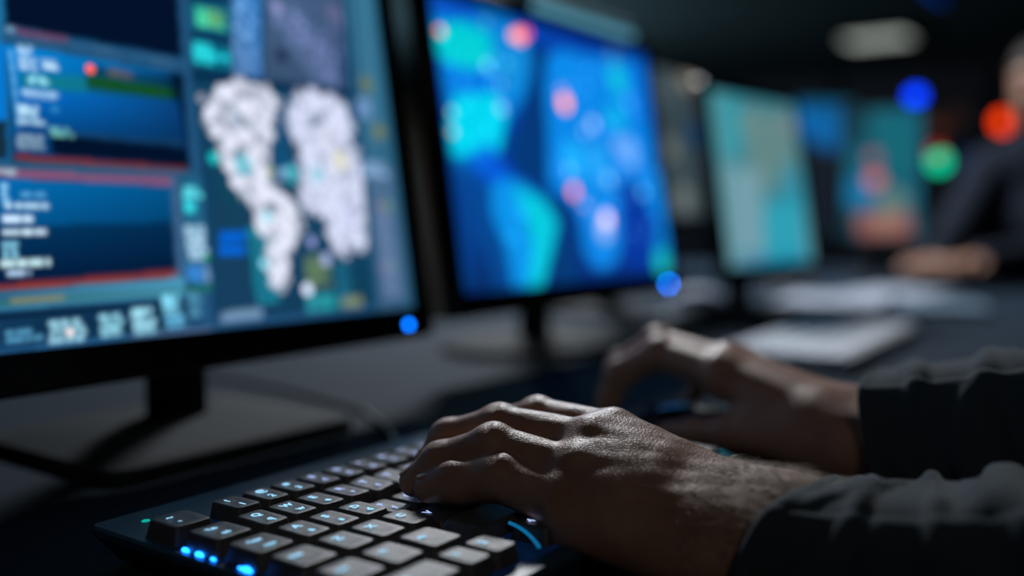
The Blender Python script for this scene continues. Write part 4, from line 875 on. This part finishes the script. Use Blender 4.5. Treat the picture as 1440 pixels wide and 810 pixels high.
def shoe(J, ft, front, base, parent):
    f = np.array(J[ft]); d = np.array(front); d = d/np.linalg.norm(d); ang = math.atan2(d[1], d[0])
    m = MB(); R = []
    for z, k, w_ in ((0, 1, 1), (.012, 1.02, 1.02), (.03, .98, .96), (.05, .80, .82), (.075, .45, .70), (.10, .38, .62)):
        ring = []
        for i in range(24):
            a = 2*math.pi*i/24; x = math.cos(a)*.14*k+(.04*k); y = math.sin(a)*.048*w_*(1+.1*math.cos(a))
            if z > .04: x = x-(.045 if z > .06 else .02)
            ring.append((f[0]-base[0]+x*math.cos(ang)-y*math.sin(ang), f[1]-base[1]+x*math.sin(ang)+y*math.cos(ang), z))
        R.append(ring)
    m.rings(R); return auto_smooth(m.build('shoe', SHOE, parent), 60)

def sleeve(path, rad, front, folds, seed, cloth=.0016, n=128, flat=None, slant=0, wide=1.05):
    """an open-ended sleeve: rings along the path, with folds, a hemmed cuff and cloth thickness"""
    rnd = random.Random(seed); P = [Vector(p) for p in path]
    L = [0]
    for i in range(1, len(P)): L.append(L[-1]+(P[i]-P[i-1]).length)
    tot = L[-1]; ns = 150; rings = []
    def at(s):
        for i in range(1, len(P)):
            if s <= L[i]+1e-9:
                t = (s-L[i-1])/(L[i]-L[i-1]); return P[i-1].lerp(P[i], t), (P[i]-P[i-1]).normalized(), rad[i-1]+(rad[i]-rad[i-1])*t
        return P[-1], (P[-1]-P[-2]).normalized(), rad[-1]
    W = [(rnd.uniform(0, 6.28), rnd.uniform(80, 190), rnd.uniform(-3.0, 3.0), rnd.choice((1, 2, 2, 3)), rnd.uniform(.5, 1.0)) for _ in range(7)]
    for k in range(-5, ns+1):
        s = max(0, k)/ns*tot; s = tot*(s/tot)**1.25
        c, d, r = at(s); c2, d2, _ = at(min(tot, s+.03)); d = (d+d2).normalized()
        a = d.cross(Vector((0, 0, 1))).normalized(); b = a.cross(d)
        ring = []
        for i in range(n):
            th = 2*math.pi*i/n; amp = folds*min(1, .25+s/.035)
            f = 0
            for ph, fr, sk, m_, am in W:
                q = math.sin(fr*s+ph+sk*math.sin(th+ph)+1.2*math.cos(m_*th+ph)); f += am*(max(0, q)**1.4-.30)
            f = max(.0050*math.tanh(f*amp/3.0/.0050), -.0012)
            hem = .0016*math.exp(-((s-.004)/.004)**2)+.0010*math.exp(-((s-.022)/.0025)**2)*0
            R_ = r*(1.04 if math.cos(th)**2 > .5 else 1)+f+hem
            if k < 0: R_ -= cloth*(-k/5*1.6); 
            p = c+(a*math.cos(th)*wide+b*math.sin(th)*.94)*R_*(1+.12*math.sin(2*th)**2)
            if k < 0: p = p+d*(.0012*min(1, -k) if k > -2 else .006*(-k-1))
            p = p-d*(slant*(.75*math.cos(th)-.85*math.sin(th))*math.exp(-(s/.08)**2))
            if flat and p.y > flat[0] and p.z < flat[1]: p.z = flat[1]
            ring.append(tuple(p))
        rings.append(ring)
    V = np.array([p for r in rings for p in r]); m = len(rings)
    i, j = np.meshgrid(np.arange(m-1), np.arange(n), indexing='ij'); j2 = (j+1) % n
    F = np.stack([i*n+j, i*n+j2, (i+1)*n+j2, (i+1)*n+j], -1).reshape(-1, 4)
    return V, F[:, ::-1]

def to_local(V, base): return V+np.array((0, 0, T))-np.array(base)

# ---- the typist
J1 = dict(pelvis=(.60, -.34, -.17), chest=(.60, -.29, .16), neck=(.60, -.25, .37), head=(.60, -.20, .50), face=(0, 1, -.15), front=(0, 1, 0),
          sl=(.43, -.27, .32), sr=(.79, -.27, .32), el=EL, er=(.70, -.10, .11), wl=(.47, .12, .045), wr=(.685, .12, .055), full=(0, 0, 0),
          kl=(.50, .10, -.20), kr=(.70, .10, -.20), fl=(.49, .16, -.74), fr=(.71, .16, -.74), cuff=(.25, 0, 0))
base1 = (.60, -.34, 0)
person = empty('person', base1, label='person in dark blue long sleeves with bare hands on the foreground keyboard and mouse', cat='person')
lh = left_hand(); rh = right_hand()
bd = torso_sdf(J1, 0, .010, 'body')
V, F = join([lh, rh, bd])
body = np_mesh('body', to_local(V, base1), F, SKIN, person)
s1 = sleeve([(.4560, .165, .0295), (.467, .09, .0335), (.482, .01, .047), (.520, -.10, .080), (.505, -.15, .145), (.47, -.22, .26), (.455, -.25, .31)], [.0325, .0360, .0410, .0480, .050, .056, .058], None, .015, 5, flat=(.055, .0015), slant=.017, wide=1.20)
s2 = sleeve([(.6830, .178, .0450), (.685, .12, .056), (.692, .02, .078), (.700, -.10, .115), (.725, -.16, .18), (.76, -.22, .27), (.775, -.25, .31)], [.0420, .0445, .0470, .0500, .052, .057, .058], None, .012, 9, flat=(.055, .0015))
J1s = dict(J1); 
sh = torso_sdf(J1s, .014, .011, 'shirt')
V, F = join([s1, s2, sh]); np_mesh('shirt', to_local(V, base1), F, SHIRT, person)
V, F = torso_sdf(J1, 0, .013, 'trousers'); np_mesh('trousers', to_local(V, base1), F, TROUS, person)
V, F = torso_sdf(J1, 0, .007, 'hair'); np_mesh('hair', to_local(V, base1), F, HAIR, person)
shoe(J1, 'fl', (0, 1, 0), base1, person); shoe(J1, 'fr', (0, 1, 0), base1, person)

# fingernails of the typing hand
def nail(P2, P3, r, nrm, w=.0055, l=.009):
    P2, P3 = Vector(P2), Vector(P3); ax = (P3-P2).normalized(); n_ = Vector(nrm); n_ = (n_-ax*n_.dot(ax)).normalized(); s_ = ax.cross(n_)
    c = P3-ax*.001; VV, FF = [], []; nu, nv = 9, 9
    for j in range(nv):
        for i in range(nu):
            u = (i/(nu-1)-.5)*2; v = j/(nv-1); wd = w*(1-.25*(2*v-1)**4)
            ang = u*wd/r; rad = r*1.015+.0003
            p = c+ax*((v-.45)*l)+n_*(rad*math.cos(ang)-.0008*max(0, v-.6))+s_*(rad*math.sin(ang)); VV.append((p.x-base1[0], p.y-base1[1], p.z+T))
    for j in range(nv-1):
        for i in range(nu-1): FF.append((j*nu+i, j*nu+i+1, (j+1)*nu+i+1, (j+1)*nu+i))
    o = mesh('fingernail', VV, FF, NAIL, person, True); md = o.modifiers.new('solid', 'SOLIDIFY'); md.thickness = .0005
    return o
for f in 'prmi': nail(H[f][2], H[f][3], HR[f][3], (-.35, .8, .55))
for f in 'imrp': nail(RF[f][2], RF[f][3], RR[f][3], (0, .9, .4), .0062, .011)

# fine hair on the back of the left hand, the wrist and the finger backs
def arm_hair():
    V, F = lh; N = normals(V, F); rng = np.random.RandomState(11)
    up = N@np.array((-.35, 0, .93))
    y = V[:, 1]; x = V[:, 0]
    dens = np.clip((up-.10)/.5, 0, 1)*np.where(y < .262, 1.0, 0)*np.where(y > .125, 1, 0)*np.where(y < .20, 1.6, .55)
    fing = (y > .283) & (y < .312) & (up > .72); dens = dens+fing*.5
    dens *= (.35+.65*np.clip((V[:, 2]-.03)/.02, 0, 1))
    p = dens/dens.sum(); idx = rng.choice(len(V), 3600, p=p)
    VV, FF = [], []; k = 0
    for i in idx:
        n = N[i]; fi = y[i] > .27; hairy = y[i] < .205
        d = np.array((rng.normal(-.25 if not hairy else -.05, .35), rng.normal(-.75, .30), rng.normal(.0, .3))); d -= n*(d@n); d /= np.linalg.norm(d)+1e-9
        L = (.0022+.0026*rng.rand()) if not hairy else (.0055+.0075*rng.rand()); lift = rng.uniform(.12, .40) if not hairy else rng.uniform(.20, .75)
        if fi: L = .002+.002*rng.rand(); lift = .3
        cur = rng.normal(0, .5); sd = np.cross(d, n); r0 = 6e-5 if not hairy else 9e-5
        pts = []
        for s_ in (0, .25, .5, .75, 1):
            pts.append(V[i]+d*L*s_*(1-.15*s_)+n*L*(lift*s_-.45*lift*s_*s_)+sd*L*cur*s_*s_*.5-n*.0001)
        for q, pt in enumerate(pts):
            r = r0*(1-.75*q/4)
            for a in (0, 2.094, 4.189): VV.append(pt+sd*r*math.cos(a)+n*r*math.sin(a))
        for q in range(4):
            for a in range(3): b = (a+1) % 3; FF.append((k+q*3+a, k+q*3+b, k+q*3+3+b, k+q*3+3+a))
        k += 15
    VV = np.array(VV); o = np_mesh('arm_hair', to_local(VV, base1), np.array(FF), ARMHAIR, person); o['kind'] = 'stuff'; o['label'] = 'fine light brown hair on the left hand and wrist'
arm_hair()

# ---- the second person, leaning over the far end of the desk
base2 = (3.34, .36, 0)
J2 = dict(pelvis=(3.36, .36, -.17), chest=(3.27, .38, .14), neck=(3.23, .39, .43), head=(3.18, .405, .570), face=(-1, .35, -.25), front=(-1, 0, 0),
          sl=(3.25, .20, .33), sr=(3.23, .54, .33), el=(3.03, .33, .085), er=(3.01, .62, .09), wl=(2.80, .49, .065), wr=(2.79, .60, .060), full=(1, 0, 0),
          kl=(3.00, .27, -.20), kr=(3.00, .50, -.20), fl=(2.95, .27, -.74), fr=(2.95, .50, -.74), cuff=(.92, 0, 0))
p2 = empty('person', base2, label='blurred person in navy sleeves leaning over the far end of the desk, hands together', cat='person')
def simple_hand(w, d, side, g):
    w = np.array(w); d = np.array(d, float); d /= np.linalg.norm(d); s_ = np.array((-d[1], d[0], 0))*side
    pal = [('c', tuple(w+s_*q*.4), tuple(w+d*.09+s_*q+np.array((0, 0, .006))), .019, .0125) for q in (-.030, -.010, .010, .030)]; g.add(pal, .02, .015)
    for q, L in ((-.031, .062), (-.010, .074), (.011, .070), (.031, .054)):
        a = w+d*.09+s_*q+np.array((0, 0, .006)); b = a+d*L*.5+np.array((0, 0, .004)); c = b+d*L*.5+np.array((0, 0, -.018)); g.add([('c', tuple(a), tuple(b), .0105, .0095), ('c', tuple(b), tuple(c), .0095, .0075)], .003, .004)
    a = w+d*.03-s_*.028; b = a+d*.045-s_*.024; c = b+d*.03-s_*.004-np.array((0, 0, .006)); g.add([('c', tuple(a), tuple(b), .015, .0115), ('c', tuple(b), tuple(c), .011, .009)], .01, .004)
g = Grid((2.55, .38, 0), (2.90, .72, .12), .0034)
g.add([('c', J2['wl'], (2.87, .45, .062), .027, .031)], .01); g.add([('c', J2['wr'], (2.87, .605, .060), .027, .031)], .01)
simple_hand(J2['wl'], (-1, .25, 0), -1, g); simple_hand(J2['wr'], (-1, .02, 0), 1, g)
hv, hf = g.surface(); hv = relax(hv, hf, 2)
V, F = join([(hv, hf), torso_sdf(J2, 0, .009, 'body')]); np_mesh('body', to_local(V, base2), F, SKIN2, p2)
V, F = torso_sdf(J2, .014, .011, 'shirt'); np_mesh('shirt', to_local(V, base2), F, SHIRT2, p2)
V, F = torso_sdf(J2, 0, .013, 'trousers'); np_mesh('trousers', to_local(V, base2), F, TROUS, p2)
V, F = torso_sdf(J2, 0, .007, 'hair'); np_mesh('hair', to_local(V, base2), F, HAIR, p2)
shoe(J2, 'fl', (-1, 0, 0), base2, p2); shoe(J2, 'fr', (-1, 0, 0), base2, p2)

# ---------------------------------------------------------------- chairs
def office_chair(loc, rz, label):
    t = empty('office_chair', loc, rz, label=label, cat='chair')
    auto_smooth(MB().rings([rr(.20, .20, .07, .40), rr(.235, .23, .09, .42), rr(.24, .235, .09, .44), rr(.22, .215, .08, .455)]).build('seat', FABRIC, t))
    m = MB(); R = []
    for z, hx, y, d in ((.56, .17, -.24, .02), (.60, .205, -.25, .028), (.75, .22, -.262, .032), (.90, .215, -.285, .030), (1.00, .19, -.31, .022), (1.03, .15, -.318, .012)):
        R.append(rr(hx, d, d*.9, z, 0, y))
    auto_smooth(m.rings(R).build('backrest', FABRIC, t)); MB().tube([(0, -.10, .395), (0, -.27, .40), (0, -.305, .5), (0, -.30, .72)], .018, 10).build('back_support', BLACK, t, True)
    for s_ in (-1, 1): MB().tube([(s_*.20, -.02, .41), (s_*.275, -.02, .44), (s_*.275, -.03, .625)], .012, 10).box((s_*.275, .0, .635), (.055, .24, .022), .008).build('armrest', BLACK, t)
    MB().tube([(0, 0, .10), (0, 0, .40)], .028, 16).build('column', CHROME, t, True)
    for k in range(5):
        a = k*2*math.pi/5; L = MB().tube([(0, 0, .11), (.14*math.cos(a), .14*math.sin(a), .10), (.29*math.cos(a), .29*math.sin(a), .068)], [.026, .020, .014], 10).build('leg', BLACK, t, True)
        MB().tube([(.29*math.cos(a)-.016*math.sin(a), .29*math.sin(a)+.016*math.cos(a), .028), (.29*math.cos(a)+.016*math.sin(a), .29*math.sin(a)-.016*math.cos(a), .028)], .027, 16).build('caster', BLACK, L, True)
    return t
office_chair((.60, -.36, 0), 0, 'black office chair under the typing person')
office_chair((3.38, .36, 0), math.pi/2, 'black office chair under the blurred person at the far end')

# ---------------------------------------------------------------- things on the desk
# the mouse under the right hand
mt = empty('computer_mouse', (.722, .335, T), math.radians(4), label='black mouse with a cyan light line under the right hand', cat='mouse')
R = []
for z, hx, hy, oy in ((.001, .027, .050, 0), (.004, .031, .056, 0), (.012, .033, .059, 0), (.020, .031, .055, -.001), (.028, .026, .045, -.004), (.034, .018, .032, -.007), (.037, .008, .016, -.009)):
    R.append([(hx*math.cos(a)*(1-.10*math.cos(2*a)), oy+hy*math.sin(a), z) for a in [2*math.pi*i/36 for i in range(36)]])
auto_smooth(MB().rings(R).build('shell', GLOSS, mt), 60)
MB().tube([(0, .037, .0245), (0, .037, .0255)], .001, 6).box((0, .034, .028), (.006, .016, .010), .0028).build('scroll_wheel', BLACK, mt)
G_CY = mat('mouse_cyan_light', (.01, .01, .01), .5, emit=lin((60, 170, 200)), estr=1.1)
MB().tube([(-.0335*math.cos(a)*(1-.10*math.cos(2*a)), .0592*math.sin(a), .008) for a in [(-70+140*i/20)*math.pi/180 for i in range(21)]], .0017, 8).build('glow_strip', G_CY, mt, True)
tag(auto_smooth(MB().rings([rr(.115, .14, .012, T, .755, .30), rr(.116, .141, .012, T+.0015, .755, .30), rr(.115, .14, .012, T+.0022, .755, .30)]).build('mouse_mat', mat('grey_mat_cloth', (.022, .026, .032), .95, noise=.2, nscale=300, spec=.08))), 'slate grey cloth mat lying beneath the mouse and the right wrist', 'mouse mat')

# the pale keyboard further along the desk
pk = empty('keyboard', (1.395, .445, T), math.radians(3), label='pale grey slim keyboard further along the desk, behind the right hand', cat='keyboard')
auto_smooth(MB().rings([rr(.225, .085, .012, .004), rr(.228, .088, .014, .008), rr(.228, .088, .014, .0155), rr(.226, .086, .013, .0175)]).build('case', ALU, pk))
for sx in (-1, 1):
    for sy in (-1, 1): MB().box((sx*.2, sy*.07, .0025), (.02, .008, .005)).build('rubber_foot', BLACK, pk)
for r_ in range(5):
    xs = [(-.2135+.0305*i, .027) for i in range(15)] if r_ < 4 else [(-.2135, .027), (-.183, .027), (-.1525, .027), (-.122, .027), (0, .21), (.122, .027), (.1525, .027), (.183, .027), (.2135, .027)]
    for x, w_ in xs:
        o = MB().rings([rr(w_/2, .0138, .003, .0172, n=3), rr(w_/2-.001, .0128, .003, .0205, n=3)]).build('keycap', PALEKEY, pk); o.location = (x, .064-.032*r_, 0)

# paper and small things in the blur
def sheet(name, label, cat, x, y, w_, d_, rz, h, m=WHITEP):
    rnd = random.Random(int(x*100)); t = MB(); n = max(1, int(h/.002))
    for k in range(n):
        dx, dy = rnd.uniform(-.003, .003), rnd.uniform(-.003, .003); t.rings([rr(w_/2, d_/2, .001, h*k/n, dx, dy, 2), rr(w_/2, d_/2, .001, h*(k+.92)/n, dx, dy, 2)])
    o = t.build(name, m); o.location = (x, y, T); o.rotation_euler.z = rz
    return tag(o, label, cat)
sheet('paper_stack', 'small stack of white paper just behind the pale grey keyboard', 'paper', 2.12, .66, .28, .21, .15, .012)
sheet('paper_sheet', 'white sheet of paper in front of the far person\'s hands', 'paper', 2.50, .62, .30, .20, -.1, .004)
sheet('notebook', 'slate blue notebook lying in front of the white sheet of paper', 'notebook', 2.10, .43, .21, .15, .3, .014, mat('blue_card', (.10, .16, .22), .7))
sheet('note_pad', 'small pale note pad beside the base of the blue world map monitor', 'note pad', 1.62, .78, .12, .09, .2, .008, mat('pale_card', (.28, .31, .35), .8))
# coiled cables behind the pale keyboard
for k, (x, y, r0, lb) in enumerate([(1.62, .62, .05, 'black cable loosely coiled in front of the pale cyan monitor'), (2.42, .88, .06, 'black cable coiled behind the white sheet of paper')]):
    pts = []
    for i in range(60):
        a = i*.42; rr2 = r0*(1+.15*math.sin(i*.7)); pts.append((x+rr2*math.cos(a)+i*.0009, y+rr2*math.sin(a), T+.004+.00022*i))
    tag(MB().tube(pts, .003, 8).build('cable', BLACK, None, True), lb, 'cable')
# white mouse near the paper
wm = empty('computer_mouse', (1.97, .91, T), .5, label='small pale mouse at the back of the desk, behind the paper stack', cat='mouse')
auto_smooth(MB().rings([[(hx*math.cos(a), hy*math.sin(a), z) for a in [2*math.pi*i/28 for i in range(28)]] for z, hx, hy in ((0, .026, .048), (.008, .030, .054), (.02, .027, .047), (.03, .016, .028), (.033, .006, .012))]).build('shell', WHITEP, wm), 60)
MB().box((0, .03, .028), (.006, .014, .008), .002).build('scroll_wheel', BLACK, wm)

# ---------------------------------------------------------------- cabinets with signal lamps across the room
def cabinet(y, label, lights, panel):
    t = empty('equipment_cabinet', (4.55, y, 0), label=label, cat='cabinet', group='equipment cabinets across the room')
    auto_smooth(MB().rings([rr(.34, .29, .01, .06), rr(.345, .295, .012, .07), rr(.345, .295, .012, 1.52), rr(.34, .29, .01, 1.53)]).build('body', RACKM, t))
    MB().box((-.3505, 0, .80), (.012, .54, 1.38), .003).build('door', RACKM, t)
    MB().box((-.365, .22, .85), (.02, .015, .14), .004).build('door_handle', CHROME, t)
    for sx in (-1, 1):
        for sy in (-1, 1): MB().tube([(sx*.28, sy*.23, 0), (sx*.28, sy*.23, .065)], .02, 10).build('foot', BLACK, t)
    for (ly, lz, c, st, r) in lights:
        G = glow('signal_%d_%d_%d_%d' % (*c, int(st*10)), c, st)
        MB().rings([[(-.357-q, ly-y+r*k*math.cos(a), lz+T+r*k*math.sin(a)) for a in [2*math.pi*i/16 for i in range(16)]] for k, q in ((1, 0), (.9, .006), (.5, .010), (.1, .012))]).build('signal_lamp', G, t, True)
    for (py, pz, w_, h_, c, st) in panel:
        G = glow('panel_%d_%d_%d' % c, c, st)
        MB().box((-.359, py-y, pz+T), (.006, w_, h_), .001).build('display_panel', G, t)
BL = (0, 50, 255)
cabinet(2.24, 'leftmost black equipment cabinet in a row, its front showing no signal lamps', [], [])
cabinet(1.62, 'black equipment cabinet with no lamps, left of the one with the green lamp', [], [])
cabinet(1.00, 'black equipment cabinet with a bright green lamp', [(.893, .412, (0, 215, 160), 2.0, .036), (.905, .452, (170, 40, 10), 1.0, .028), (.900, .545, (110, 62, 45), .35, .034), (.835, .590, (60, 38, 34), .35, .04)],
        [(.80, .385, .05, .13, (0, 38, 90), .55)])
cabinet(.38, 'black equipment cabinet with an orange lamp, rightmost of the row', [(.664, .558, (225, 55, 5), 3.0, .036), (.640, .562, (150, 45, 25), .7, .03)], [(.60, .375, .05, .15, (0, 40, 110), .6), (.52, .375, .045, .15, (0, 36, 85), .5), (.44, .36, .05, .16, (0, 42, 130), .55)])

# ceiling fixtures
G_LAMP = mat('lamp_diffuser', (.8, .8, .8), .6, emit=(.62, .68, .62), estr=.8)
for (x, y), lb in zip([LAMPS[0], (-1.3, -1.6), LAMPS[2]], ['square ceiling lamp above the desk row', 'unseen square ceiling lamp added at the near end of the room as fill', 'square ceiling lamp glowing at the far end of the room']):  # the near-end fixture only houses the added fill
    t = empty('ceiling_lamp', (x, y, CEIL), label=lb, cat='ceiling lamp', group='square ceiling lamps')
    fr = MB()
    for s_ in (-1, 1): fr.box((s_*.31, 0, -.03), (.03, .65, .06), .004); fr.box((0, s_*.31, -.03), (.59, .03, .06), .004)
    fr.build('frame', WALL, t); MB().box((0, 0, -.025), (.59, .59, .01)).build('diffuser', G_LAMP, t)
t = empty('added_pendant', (6.5, 5.0, CEIL), label='unseen pendant added far behind the monitors to brighten the ceiling', cat='pendant lamp')  # made-up fixture for the ceiling fill, hidden by the monitors
MB().tube([(0, 0, 0), (0, 0, -.93)], .006, 8).build('cord', BLACK, t, True)
MB().rings([[(r*math.cos(a), r*math.sin(a), z) for a in [2*math.pi*i/24 for i in range(24)]] for r, z in ((.02, -.90), (.06, -.92), (.07, -.94))]).build('socket_cap', BLACK, t, True)
t = empty('ceiling_lamp', (7.6, 1.72, CEIL), label='thin dim blue strip added on the far ceiling in place of a blue reflection', cat='ceiling lamp')  # glowing strip put in for blue light reflected on the ceiling
MB().box((0, 0, -.012), (.9, .10, .024), .004).build('frame', BLACK, t); MB().box((0, 0, -.027), (.86, .06, .008), .002).build('diffuser', glow('blue_reflection_glow', (0, 60, 150), .7), t)
t = empty('filing_cabinet', (5.55, 4.95, 0), .3, label='dim beige filing cabinet far behind the gap between the first two monitors', cat='cabinet')
BEI = mat('beige_enamel2', (.16, .13, .10), .8)
auto_smooth(MB().box((0, 0, .95), (.40, .34, 1.90), .012).build('body', BEI, t))
for k in range(4):
    d = MB().box((-.205, 0, .26+.46*k), (.02, .31, .43), .006).build('drawer', BEI, t); MB().box((-.222, 0, .36+.46*k), (.016, .12, .014), .004).build('handle', CHROME, d)

# blue signal light clipped on the small portrait monitor
bx_, by_ = 2.795, .660
t = empty('signal_light', (bx_, by_, T+.502), label='round bright blue signal light on top of the small portrait monitor', cat='signal light')
MB().tube([(0, 0, -.008), (0, 0, 0)], .004, 8).build('stem', BLACK, t, True)
MB().rings([[(r*math.cos(a), r*math.sin(a), z) for a in [2*math.pi*i/20 for i in range(20)]] for r, z in ((.012, -.002), (.020, .006), (.022, .016), (.018, .028), (.008, .034))]).build('dome', glow('beacon_blue', (0, 60, 255), 3.2), t, True)
